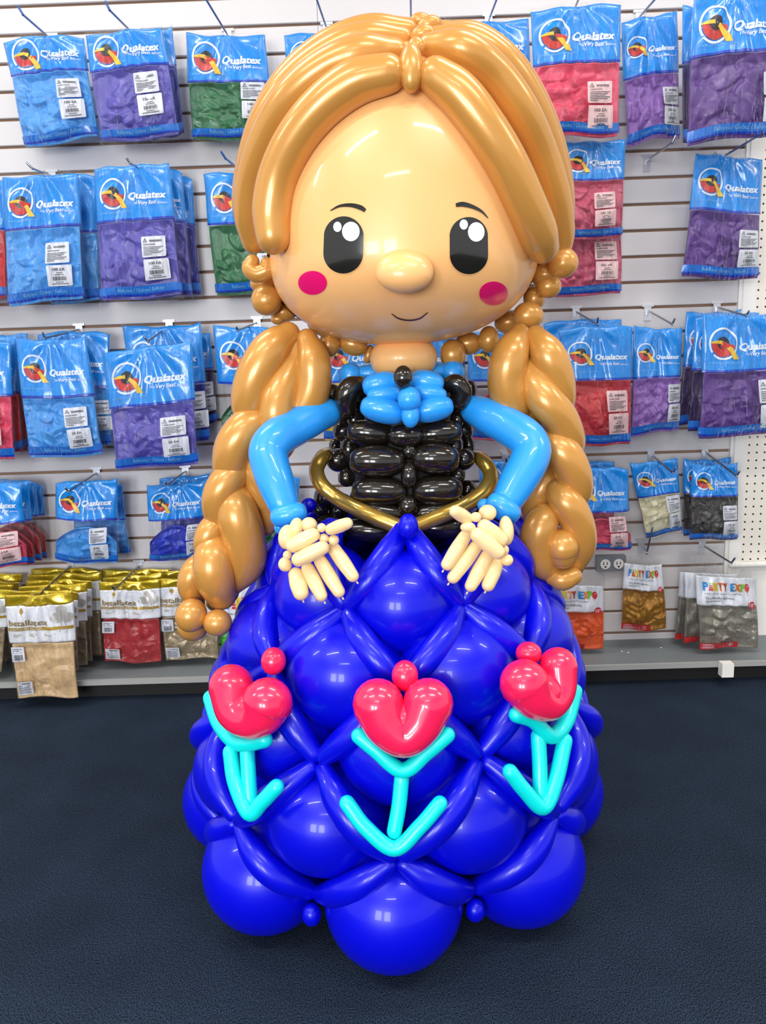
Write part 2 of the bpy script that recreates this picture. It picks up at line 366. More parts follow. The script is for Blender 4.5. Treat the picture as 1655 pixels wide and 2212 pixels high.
# skirt front surface for things tied on it
def fun_skirt(off):
    prof = [(0.0, .40), (0.1, .447), (.235, .432), (.37, .392), (.5, .355), (.61, .298), (.70, .25), (.78, .18), (1.0, .12)]
    def f(p):
        z = p.z
        for (a, ra), (b, rb) in zip(prof[:-1], prof[1:]):
            if z <= b: break
        R_ = ra+(rb-ra)*max(0, min(1, (z-a)/(b-a)))+off
        return math.hypot(p.x-X0(z), p.y-YC)/R_-1
    return f
def hit(fn, x, y, y0=0.75, y1=1.75):
    """first point of the sight line lying on the surface fn = 0, or where it passes closest"""
    best = None; prev = None; n = 160
    for i in range(n+1):
        Y = y0+(y1-y0)*i/n; p = P(x, y, Y); g = fn(p)
        if best is None or g < best[0]: best = (g, Y)
        if g <= 0:
            a, b = prev if prev is not None else Y, Y
            for _ in range(22):
                mth = (a+b)/2
                if fn(P(x, y, mth)) <= 0: b = mth
                else: a = mth
            return P(x, y, b)
        prev = Y
    return P(x, y, best[1])
def sk(x, y, off=0.0): return hit(fun_skirt(off), x, y)

# ---- head
HY = 1.46
hc = P(872, 560, HY)
HA = 286*S(872, 585, HY)*1.0; HB = 0.225
HU = P(888, 100, HY-.02).z-hc.z; HL = hc.z-P(865, 744, HY-.05).z
def fhead(off=0.0):
    def f(p):
        x = (p.x-hc.x-(p.z-hc.z)*0.03)/(HA+off); y = (p.y-hc.y)/(HB+off); dz = p.z-hc.z
        zz = dz/(HU+off) if dz > 0 else dz/(HL+off); n = 2.35 if dz > 0 else 2.15
        if dz < 0: x *= 1; 
        return (x*x+y*y)**(n/2)+abs(zz)**n-1
    return f
hv, hf = [], []
NU, NV = 72, 56
for j in range(NV+1):
    t = math.pi*j/NV
    for i in range(NU):
        a = 2*math.pi*i/NU
        n = 2.35 if t < math.pi/2 else 2.15
        ct, st = math.cos(t), math.sin(t); r_ = (abs(ct)**n+abs(st)**n)**(-1/n) if True else 1
        zz = ct*r_*(HU if ct > 0 else HL); q = st*r_
        hv.append(hc+Vector((q*math.cos(a)*HA+zz*0.03, q*math.sin(a)*HB, zz)))
for j in range(NV):
    for i in range(NU):
        k = (i+1) % NU; hf.append((j*NU+i, (j+1)*NU+i, (j+1)*NU+k, j*NU+k))
head = part('head', (hv, hf), M['skin'])
def hd(x, y, off=0.0): return hit(fhead(off), x, y, 0.95, 1.75)

def decal(outline, cx, cy_, off, rings=9):
    """fan grid of a pixel outline laid on the head"""
    v = [hd(cx, cy_, off)]; f = []; n = len(outline)
    for j in range(1, rings+1):
        for (x, y) in outline: v.append(hd(cx+(x-cx)*j/rings, cy_+(y-cy_)*j/rings, off))
    for i in range(n): f.append((0, 1+i, 1+(i+1) % n))
    for j in range(rings-1):
        for i in range(n):
            k = (i+1) % n; f.append((1+j*n+i, 1+(j+1)*n+i, 1+(j+1)*n+k, 1+j*n+k))
    return v, f
def stadium(cx, cy_, w, h, tilt=0.0, n=56):
    r_ = w/2; out = []
    for i in range(n):
        a = 2*math.pi*i/n; x = r_*math.cos(a); y = r_*math.sin(a)*1.02
        y += (h/2-r_) if math.sin(a) >= 0 else -(h/2-r_)
        out.append((cx+x*math.cos(tilt)-y*math.sin(tilt), cy_+y*math.cos(tilt)+x*math.sin(tilt)))
    return out
def oval(cx, cy_, rx, ry, n=32): return [(cx+rx*math.cos(2*math.pi*i/n), cy_+ry*math.sin(2*math.pi*i/n)) for i in range(n)]
for (cx, cy_, w, h, tl, hl) in [(742, 529, 86, 122, 0.03, [(758, 500, 19, 21), (729, 490, 9, 11)]), (1013, 530.5, 83, 122, -0.01, [(1029, 501, 18, 21), (1002, 485, 9, 11)])]:
    b = MB(); v, f = decal(stadium(cx, cy_, w+4, h+4, tl), cx, cy_, 0.0006); b.add(v, f, 1)
    v, f = decal(stadium(cx, cy_, w, h, tl), cx, cy_, 0.0012); b.add(v, f, 0)
    for (x, y, rx, ry) in hl: v, f = decal(oval(x, y, rx, ry), x, y, 0.0019, 4); b.add(v, f, 2)
    b.build('eye', [M['ink'], M['skin'], M['white_vinyl']], head)
for (x, y, rx, ry) in [(675, 611, 31, 26), (1066.5, 634, 31, 26)]:
    part('cheek', decal(oval(x, y, rx, ry), x, y, 0.001), M['cheek'], head)
def stroke(pts, ws, off=0.0012):
    q = spline([Vector((x, y, w)) for (x, y), w in zip(pts, ws)], 8); v = []; f = []
    for i, p in enumerate(q):
        d = (q[min(i+1, len(q)-1)]-q[max(i-1, 0)]); d = Vector((d.x, d.y)).normalized(); n = Vector((-d.y, d.x))
        for s_ in (-1, 0, 1): v.append(hd(p.x+n.x*p.z*s_, p.y+n.y*p.z*s_, off))
    for i in range(len(q)-1):
        for k in (0, 1): f.append((i*3+k, i*3+k+1, (i+1)*3+k+1, (i+1)*3+k))
    return v, f
part('eyebrow', stroke([(713, 455), (733, 445), (757, 443), (778, 448), (789, 455)], [0.8, 2.6, 4.2, 5.2, 4.0]), M['ink'], head)
part('eyebrow', stroke([(985, 443), (1000, 441), (1020, 446), (1040, 456), (1055, 471)], [4.0, 5.2, 4.2, 2.6, 0.8]), M['ink'], head)
part('mouth', stroke([(846, 678), (861, 688), (884, 692), (907, 688), (924, 675)], [1.0, 1.5, 1.6, 1.5, 1.0]), M['ink_line'], head)
np_ = hd(873, 588, 0.0); s_ = S(873, 588, np_.y)
part('nose', ellipsoid(np_+Vector((0, -0.012, 0)), (RT*63*s_, Vector((0, .034, 0)), UP*47*s_), 36, 24), M['skin'], head)

# ---- neck
nc = P(872, 774, 1.46); s_ = S(872, 774, 1.46)
v, f = ellipsoid(nc, (Vector((73*s_, 0, 0)), Vector((0, 65*s_, 0)), Vector((0, 0, 45*s_))), 36, 24)
for q in v:
    d = (q-nc); t = abs(d.x)/(73*s_); q.z = nc.z+d.z*(1+0.25*t*t)
part('neck', (v, f), M['skin'])

# ---- hair laid over the head
def strand(pts, r, off=None, dY=0.0):
    rr = r*S(900, 400, 1.35)
    o_ = rr*0.62 if off is None else off
    q = [hd(x, y, o_)+Vector((0, dY, 0)) for x, y in pts]
    rads = [rr*0.86]+[rr]*(len(q)-2)+[rr*0.86]
    return tube(q, rads, 7, 22)
def strandY(pts, r):   # pts with explicit depth
    q = [P(x, y, Y) for x, y, Y in pts]; rr = r*S(900, 400, 1.4)
    return tube(q, [rr*0.7]+[rr]*(len(q)-2)+[rr*0.8], 7, 20)
for pts, r in [([(836, 160), (765, 180), (695, 232), (640, 300), (602, 380), (588, 455), (590, 512)], 43),
               ([(942, 166), (992, 205), (1046, 275), (1095, 355), (1135, 440), (1160, 500), (1172, 532)], 43)]:
    part('hair_balloon', strand(pts, r), M['hair'])
for pts, r in [([(852, 112, 1.32), (780, 118, 1.30), (700, 150, 1.31), (628, 212, 1.33), (575, 300, 1.37), (545, 390, 1.41), (540, 465, 1.44), (548, 520, 1.46)], 36),
               ([(868, 84, 1.38), (790, 84, 1.37), (705, 118, 1.38), (622, 185, 1.40), (565, 275, 1.43), (538, 370, 1.46), (532, 450, 1.48), (545, 520, 1.50)], 32),
               ([(880, 66, 1.44), (800, 66, 1.44), (710, 98, 1.45), (628, 165, 1.46), (570, 255, 1.49), (543, 350, 1.52), (538, 450, 1.54)], 32),
               ([(884, 62, 1.52), (800, 68, 1.53), (715, 105, 1.54), (640, 170, 1.56), (585, 260, 1.58), (560, 360, 1.60), (560, 470, 1.61)], 32),
               ([(930, 100, 1.32), (1000, 108, 1.30), (1070, 160, 1.32), (1128, 240, 1.34), (1170, 330, 1.38), (1198, 420, 1.41), (1208, 500, 1.44), (1206, 545, 1.45)], 35),
               ([(945, 80, 1.38), (1020, 88, 1.37), (1095, 140, 1.38), (1152, 225, 1.41), (1190, 320, 1.44), (1212, 420, 1.47), (1218, 500, 1.49)], 30),
               ([(955, 70, 1.44), (1030, 82, 1.44), (1105, 138, 1.45), (1160, 225, 1.47), (1196, 320, 1.50), (1214, 420, 1.53), (1216, 500, 1.55)], 30),
               ([(955, 66, 1.52), (1030, 85, 1.53), (1100, 140, 1.54), (1150, 230, 1.56), (1180, 330, 1.58), (1192, 430, 1.60), (1190, 510, 1.61)], 30)]:
    part('hair_balloon', strandY(pts, r), M['hair'])
def bead(x, y, Y, rx, ry, ang=0.0, m='black', name=None, ryd=None, par=None):
    c = P(x, y, Y); s_ = S(x, y, Y); a = math.radians(ang)
    ux = RT*math.cos(a)-UP*math.sin(a); uy = RT*math.sin(a)+UP*math.cos(a)
    d = (ryd if ryd else (rx+ry)/2*0.95)*s_
    if rx > 1.35*ry and m in ('black', 'sky'):   # long balloons are sausage-shaped with blunt ends
        return part(name or 'balloon_bead', ellipsoid(c, (uy*ry*s_, FW*min(d, ry*1.2*s_), ux*rx*s_), 24, 20, 0.68), M[m], par)
    return part(name or 'balloon_bead', ellipsoid(c, (ux*rx*s_, FW*d, uy*ry*s_), 24, 16), M[m], par)
fb = hd(888, 150, 0.018)
bead(888, 147, fb.y-.012, 26, 53, 0, 'hair', 'parting_bead', 26)
bead(899, 103, 1.285, 19, 22, 0, 'hair', 'parting_bead')
bead(915, 76, 1.36, 28, 19, -8, 'hair', 'parting_bead')
bead(928, 56, 1.42, 28, 19, -15, 'hair', 'parting_bead')
bead(908, 46, 1.48, 24, 16, 0, 'hair', 'parting_bead')
# back of the head hair cap
cap = MB(); cv = []; cf = []
for j in range(29):
    t = math.pi*j/28
    for i in range(33):
        a = math.pi*i/32   # back half
        n = 2.35 if t < math.pi/2 else 2.15; ct, st = math.cos(t), math.sin(t); r_ = (abs(ct)**n+abs(st)**n)**(-1/n)
        cv.append(hc+Vector((st*r_*math.cos(a)*(HA+.012)+ct*r_*HU*0.03, .03+st*r_*math.sin(a)*(HB+.02)*(1+.05*abs(math.sin(12*a))), ct*r_*((HU if ct > 0 else HL*0.9)+.004))))
for j in range(28):
    for i in range(32): cf.append((j*33+i, (j+1)*33+i, (j+1)*33+i+1, j*33+i+1))
part('hair_back', (cv, cf), M['hair'])
# curls and bead chains below the hair
def curl(pts, Y, r, m, name, par=None, ends=0.85):
    q = [P(x, y, Y+(e if e else 0)) for x, y, e in pts]; rr = r*S(pts[0][0], pts[0][1], Y)
    return part(name, tube(q, [rr*ends]+[rr]*(len(q)-2)+[rr*ends], 7, 18), M[m], par)
curl([(545, 566, 0), (541, 580, 0), (556, 592, -.004), (576, 585, -.006), (578, 572, -.004)], 1.44, 19, 'hair', 'hair_curl')
for (x, y, Y, rx, ry) in [(568, 612, 1.50, 26, 20), (576, 648, 1.49, 31, 30), (612, 676, 1.53, 26, 18), (600, 690, 1.52, 14, 10), (706, 710, 1.47, 40, 17), (711, 745, 1.48, 22, 25), (763, 745, 1.49, 30, 21),
                          (770, 728, 1.52, 32, 14), (797, 765, 1.50, 10, 19), (1217, 568, 1.44, 30, 29), (1180, 594, 1.49, 32, 24), (1186, 619, 1.48, 25, 22), (1154, 644, 1.51, 22, 24),
                          (1141, 682, 1.48, 31, 27), (1100, 697, 1.53, 30, 22), (1056, 733, 1.50, 21, 26), (1012, 742, 1.52, 28, 22), (978, 765, 1.49, 26, 29)]:
    bead(x, y, Y, rx*1.08, ry*1.1, 15 if y > 700 and x < 800 else 0, 'hair', 'hair_bead')

# ---- braids
def lobe(pts, r, Y, name='braid_balloon', ea=0.62, eb=0.62):
    q = [P(x, y, Y+e) for x, y, e in pts]; s_ = S(pts[0][0], pts[0][1], Y); n = len(q)
    rad = [r*1.06*s_*(ea if i == 0 else eb if i == n-1 else (0.95 if i in (1, n-2) else 1.0)) for i in range(n)]
    return part(name, tube(q, rad, 8, 24), M['hair'])
LB = 1.43
lobe([(622, 722, .01), (585, 755, -.005), (552, 815, -.01), (540, 875, 0), (550, 925, .02)], 41, LB)
lobe([(640, 745, .02), (632, 790, .015), (606, 845, -.01), (597, 900, -.02), (606, 950, .0), (600, 985, .02)], 37, LB)
lobe([(664, 735, .01), (676, 780, .0), (676, 835, .0), (655, 885, .005), (610, 935, .015), (575, 975, .03)], 38, LB)
lobe([(590, 905, .03), (545, 915, -.005), (508, 960, -.015), (500, 1015, 0), (510, 1050, .02)], 40, LB-.005)
lobe([(560, 960, .025), (556, 1005, .0), (570, 1055, .0), (585, 1090, .01), (575, 1135, .02)], 36, LB)
lobe([(545, 1012, .03), (505, 1025, -.005), (476, 1065, -.015), (475, 1110, 0), (490, 1140, .02)], 35, LB-.01)
lobe([(515, 1055, .015), (512, 1100, -.015), (526, 1160, -.015), (530, 1215, .0), (500, 1260, .02)], 44, LB-.01)
lobe([(500, 1120, .03), (465, 1135, 0), (446, 1170, -.008), (448, 1215, .01)], 28, LB-.015)
lobe([(470, 1165, .015), (461, 1205, -.015), (464, 1250, -.02), (478, 1285, 0)], 42, LB-.02, ea=.75, eb=.75)
lobe([(435, 1205, .025), (418, 1235, .005), (412, 1270, .005), (425, 1300, .02)], 28, LB-.015)
lobe([(492, 1235, .03), (486, 1275, .02), (465, 1300, .03)], 32, LB+.01)
bead(413, 1329, LB-.045, 34, 37, 15, 'hair', 'braid_tail_balloon'); bead(470, 1345, LB-.05, 31, 29, 0, 'hair', 'braid_tail_balloon'); bead(416, 1356, LB-.01, 33, 28, 5, 'hair', 'braid_tail_balloon')
RB = 1.43
lobe([(1122, 725, .015), (1104, 765, -.01), (1094, 820, -.01), (1106, 875, 0), (1130, 905, .025)], 39, RB)
lobe([(1158, 728, .01), (1182, 765, -.01), (1200, 815, -.005), (1206, 865, .01), (1205, 895, .03)], 38, RB)
lobe([(1143, 770, .03), (1150, 815, .0), (1178, 865, -.025), (1210, 905, -.02), (1228, 955, .0), (1225, 990, .03)], 37, RB)
lobe([(1172, 885, .03), (1145, 905, .005), (1118, 935, .01), (1110, 965, .02)], 26, RB+.01)
lobe([(1180, 935, .02), (1205, 965, -.015), (1232, 1005, -.02), (1244, 1055, -.005), (1235, 1095, .03)], 37, RB-.005)
lobe([(1205, 1005, .035), (1180, 1035, .01), (1158, 1080, .01), (1150, 1120, .02)], 33, RB+.01)
lobe([(1192, 1050, .02), (1218, 1078, -.02), (1244, 1120, -.02), (1254, 1175, -.005), (1240, 1225, .02)], 34, RB-.01)
lobe([(1196, 1105, .015), (1172, 1128, -.01), (1160, 1175, -.01), (1174, 1215, .0), (1196, 1235, .02)], 36, RB-.015)
lobe([(1217, 1162, .01), (1215, 1178, -.02), (1215, 1198, -.02)], 34, RB-.02, ea=.7, eb=.85)
curl([(1197, 1246, 0), (1216, 1252, -.006), (1237, 1244, 0)], RB-.02, 24, 'hair', 'braid_tail_balloon', ends=.85)

# ---- bodice
torso = MB(); v, f = tube([(X0(.78), YC, .70), (X0(.85), YC, .80), (X0(.95), YC+.005, .90), (X0(1), YC+.01, .985)], [.108, .102, .088, .080], 8, 28, cap=.35); torso.add(v, f)
torso.build('bodice_core', M['dark'], doll)
def tors(x, y, off=0.0):
    fn = lambda p: math.hypot(p.x-X0(p.z), p.y-YC)/((.128 if p.z < .86 else .112)+off)-1
    return hit(fn, x, y)
def tb(x, y, rx, ry, ang=0, m='black', name='bodice_balloon', off=0.0):
    rx *= 1.10; ry *= 1.16
    p = tors(x, y, off-.006); return bead(x, y, p.y, rx, ry, ang, m, name)
for s_ in [(815, 997, 55, 31, 1), (941, 991, 47, 30, 1), (820, 1061, 55, 28, 2), (944, 1058, 50, 29, -4), (808, 1146, 60, 24, 3), (953, 1139, 56, 24, -3), (800, 936, 46, 25, 6), (948, 937, 46, 25, -6),
           (876, 942, 34, 22, 0), (820, 1105, 52, 20, 8), (944, 1104, 50, 20, -8), (720, 1140, 40, 26, 30), (1035, 1130, 40, 26, -30)]:
    tb(*s_)
for s_ in [(884, 1026, 17, 25), (881, 1093, 20, 21), (766, 906, 15, 20), (742, 930, 21, 21), (1002, 928, 20, 21), (988, 905, 14, 18), (755, 969, 19, 27), (981, 963, 18, 26), (730, 994, 23, 22), (1003, 991, 21, 21),
           (749, 1032, 17, 17), (988, 1029, 16, 16), (724, 962, 12, 14), (1013, 960, 12, 16), (702, 1075, 22, 24), (732, 1102, 20, 20), (1010, 1060, 20, 20), (1035, 1075, 20, 20), (770, 1075, 14, 16), (990, 1085, 14, 16), (692, 1100, 16, 18), (884, 975, 15, 16)]:
    tb(*s_, 0)
for i in range(7):  # back of the bodice
    for z in (.80, .85, .90, .95):
        a = 120+i*20; part('bodice_balloon', ellipsoid(cyl(.115, a, z), (Vector((.028, 0, 0)), Vector((0, .028, 0)), Vector((0, 0, .028))), 14, 10), M['black'])
curl([(775, 832, .0), (757, 838, -.008), (747, 860, -.008), (750, 882, .0)], 1.43, 24, 'black', 'shoulder_curl')
curl([(966, 832, .0), (985, 828, -.008), (1000, 846, -.008), (993, 868, -.004), (978, 872, 0)], 1.43, 20, 'black', 'shoulder_curl')
bead(717, 850, 1.46, 20, 21, 0, 'black', 'shoulder_bead'); bead(1014, 842, 1.47, 17, 21, 0, 'black', 'shoulder_bead')
bead(871, 815, 1.345, 21, 26, 0, 'black', 'neck_button')
bead(740, 890, 1.45, 18, 22, 0, 'black', 'bodice_balloon'); bead(1003, 892, 1.45, 18, 22, 0, 'black', 'bodice_balloon')
for a in [(758, 811, 1.475, 24, 24, 0), (978, 806, 1.475, 25, 24, 0), (822, 830, 1.40, 36, 23, -14), (922, 826, 1.40, 34, 23, 14), (830, 853, 1.385, 34, 17, -4), (928, 851, 1.385, 34, 18, 8),
          (827, 886, 1.38, 45, 25, 14), (936, 884, 1.38, 40, 24, -14), (800, 808, 1.48, 30, 18, 0), (935, 805, 1.48, 30, 18, 0), (884, 862, 1.345, 23, 24, 0), (887, 897, 1.35, 18, 24, 0)]:
    bead(a[0], a[1], a[2], a[3]*1.10, a[4]*1.14, a[5], 'sky', 'collar_balloon')
# plain gold waist band
g = []
for x, y in [(700, 985), (684, 1012), (694, 1048), (735, 1080), (800, 1112), (866, 1140)]: g.append(tors(x, y, .030))
g[0] = P(700, 985, 1.47); g[1] = P(684, 1015, 1.44); g[2] = P(697, 1050, 1.41)
g.insert(0, P(722, 978, 1.56)); part('waist_band', tube(g, [.0125]+[.0145]*6, 8, 18), M['gold'])
g = [P(1018, 982, 1.56), P(1040, 992, 1.47), P(1060, 1025, 1.44), P(1046, 1060, 1.41), tors(1005, 1090, .03), tors(950, 1115, .03), tors(894, 1138, .03)]
part('waist_band', tube(g, [.0125]+[.0145]*6, 8, 18), M['gold'])
bead(882, 1137, 1.28, 22, 28, 0, 'blue', 'waist_knot')
bead(667, 1091, 1.42, 17, 16, 0, 'blue', 'waist_knot')

# ---- arms, cuffs, hands
def arm(pts, rad):
    q = [P(*a) for a in pts]; s_ = S(600, 950, 1.38)
    return part('sleeve', tube(q, [r*s_ for r in rad], 9, 26), M['sky'])
al = arm([(706, 892, 1.44), (672, 905, 1.42), (632, 926, 1.40), (598, 946, 1.375), (580, 973, 1.36), (584, 1005, 1.345), (597, 1045, 1.33), (612, 1088, 1.315)], [33, 39, 41, 42, 42, 41, 39, 33])
ar = arm([(1026, 886, 1.44), (1055, 899, 1.42), (1098, 921, 1.40), (1135, 946, 1.375), (1148, 972, 1.36), (1140, 1003, 1.345), (1118, 1042, 1.33), (1098, 1078, 1.315)], [33, 39, 41, 42, 42, 41, 39, 33])
bead(624, 1112, 1.295, 40, 26, -14, 'sky', 'cuff', par=al); bead(604, 1138, 1.315, 12, 16, 0, 'sky', 'cuff', par=al)
bead(1087, 1098, 1.295, 40, 27, 34, 'sky', 'cuff', par=ar); bead(1046, 1091, 1.315, 15, 14, 0, 'sky', 'cuff', par=ar)
def sausage(x0, y0, x1, y1, r, Y0, Y1, r1=None, bow=0):
    s_ = S(x0, y0, Y0); L = math.hypot(x1-x0, y1-y0) or 1; r1 = r1 or r
    ux, uy = (x1-x0)/L, (y1-y0)/L; e = min(r, L/2-1)
    a = (x0+ux*e, y0+uy*e); b = (x1-ux*e, y1-uy*e)
    return tube([P(a[0], a[1], Y0), P((a[0]+b[0])/2, (a[1]+b[1])/2, (Y0+Y1)/2-bow), P(b[0], b[1], Y1)], [r*s_*.92, (r+r1)/2*s_*1.04, r1*s_*.92], 6, 16)
def blob(x, y, Y, rx, ry, ang=0):
    c = P(x, y, Y); s_ = S(x, y, Y); a = math.radians(ang); ux = RT*math.cos(a)-UP*math.sin(a); uy = RT*math.sin(a)+UP*math.cos(a)
    return ellipsoid(c, (ux*rx*s_, FW*(rx+ry)/2*s_, uy*ry*s_), 18, 12)
HYD = 1.225
pl = join(sausage(668, 1198, 624, 1163, 17, HYD, HYD), blob(620, 1160, HYD+.01, 19, 27, 8), blob(640, 1140, HYD+.01, 15, 22, 10), blob(668, 1134, HYD+.015, 18, 17), sausage(617, 1186, 691, 1148, 17, HYD-.022, HYD-.022),
          sausage(630, 1216, 711, 1176, 17, HYD-.03, HYD-.03), blob(695, 1140, HYD-.02, 10, 10), blob(700, 1163, HYD-.015, 11, 11), blob(721, 1167, HYD-.015, 12, 12), blob(621, 1199, HYD, 10, 10), blob(616, 1219, HYD, 15, 16))
hl = part('hand', pl, M['cream'])
part('thumb', sausage(702, 1148, 763, 1126, 14, HYD-.02, HYD-.035), M['cream'], hl)
for (x0, y0, x1, y1, r0_, r1_, yy) in [(712, 1172, 771, 1257, 16, 15, -.018), (684, 1198, 740, 1291, 16, 15, -.02), (658, 1214, 701, 1300, 16, 15, -.02), (634, 1224, 655, 1297, 18, 19, -.015)]:
    v, f = join(sausage(x0, y0, x1, y1, r0_, HYD, HYD+yy, r1_), knot(P(x1, y1, HYD+yy), P(x1, y1+5, HYD)-P(x0, y0, HYD), .0028))
    part('finger', (v, f), M['cream'], hl)
pr = join(blob(1053, 1108, HYD+.01, 20, 18, -10), blob(1094, 1146, HYD+.005, 16, 32, -5), sausage(1033, 1126, 1096, 1176, 17, HYD-.02, HYD-.015), sausage(1018, 1144, 1089, 1204, 18, HYD-.03, HYD-.03), blob(1028, 1117, HYD-.02, 12, 11),
          blob(1011, 1139, HYD-.025, 17, 12, 0), blob(1089, 1188, HYD-.01, 11, 12), blob(1096, 1210, HYD-.01, 13, 13))
hr = part('hand', pr, M['cream'])
part('thumb', sausage(971, 1097, 1022, 1128, 15, HYD-.03, HYD-.015), M['cream'], hr)
for (x0, y0, x1, y1, r0_, r1_, yy) in [(1013, 1146, 958, 1232, 16, 15, -.02), (1038, 1168, 970, 1260, 16, 15, -.02), (1060, 1186, 1010, 1279, 16, 15, -.02), (1082, 1200, 1049, 1277, 15, 16, -.015)]:
    v, f = join(sausage(x0, y0, x1, y1, r0_, HYD, HYD+yy, r1_), knot(P(x1, y1, HYD+yy), P(x1, y1+5, HYD)-P(x0, y0, HYD), .0028))
    part('finger', (v, f), M['cream'], hr)

# ---- flowers tied on the skirt
def skt(pts, r, off, taper=True, xo=None):
    q = []
    for i, (x, y) in enumerate(pts): q.append(sk(x, y, off+(xo[i] if xo else 0)))
    n = len(q); s_ = [S(x, y, p.y) for (x, y), p in zip(pts, q)]
    rr = r if isinstance(r, (list, tuple)) else [r]*n
    return tube(q, [a*b for a, b in zip(rr, s_)], 8, 18)
def flower(heart, hr_, bud, sepal, stem, leaf, so=None):
    hm = sk((heart[0][0]+heart[-1][0])/2, (heart[0][1]+heart[-1][1])/2+38, .040); s_ = S(heart[2][0], heart[2][1], hm.y)
    v, f = join(skt(heart, hr_, .045), ellipsoid(hm, (RT*44*s_, FW*40*s_, UP*44*s_))); fl_ = part('flower', (v, f), M['pink'])
    b0 = sk(bud[0], bud[1], .02); s_ = S(bud[0], bud[1], b0.y)
    part('bud', ellipsoid(b0, (RT*bud[2]*s_, FW*bud[2]*s_, UP*bud[3]*s_), 24, 16), M['pink'], fl_)
    v, f = skt(sepal, 17.5, .03, xo=so)
    v, f = join((v, f), knot(sk(*sepal[0], .03), RT*-1), knot(sk(*sepal[-1], .03), RT))
    part('sepal', (v, f), M['cyan'], fl_)
    part('stem', skt(stem, 16.5, .022), M['cyan'], fl_)
    part('leaf', skt(leaf, 17, .034), M['cyan'], fl_)
flower([(817, 1522), (836, 1566), (872, 1592), (905, 1566), (925, 1520)], [56, 49, 44, 48, 55], (875, 1460, 29, 34),
       [(776, 1590), (812, 1620), (870, 1664), (922, 1625), (966, 1588)], [(868, 1680), (862, 1740), (852, 1796)], [(750, 1735), (790, 1788), (852, 1833), (907, 1786), (950, 1736)])
flower([(500, 1484), (510, 1535), (540, 1556), (565, 1545), (577, 1520)], [49, 43, 40, 46, 56], (591, 1428, 27, 30),
       [(456, 1508), (474, 1562), (508, 1602), (540, 1605), (572, 1598)], [(534, 1624), (538, 1690), (542, 1748)], [(498, 1625), (508, 1690), (538, 1756), (566, 1733), (597, 1700)])
flower([(1133, 1478), (1155, 1510), (1188, 1520), (1208, 1490), (1206, 1440)], [54, 44, 36, 36, 42], (1142, 1411, 28, 25),
       [(1116, 1544), (1152, 1556), (1190, 1590), (1222, 1560), (1241, 1494)], [(1163, 1590), (1166, 1650), (1167, 1716)], [(1102, 1667), (1132, 1706), (1173, 1744), (1200, 1690), (1220, 1600)])

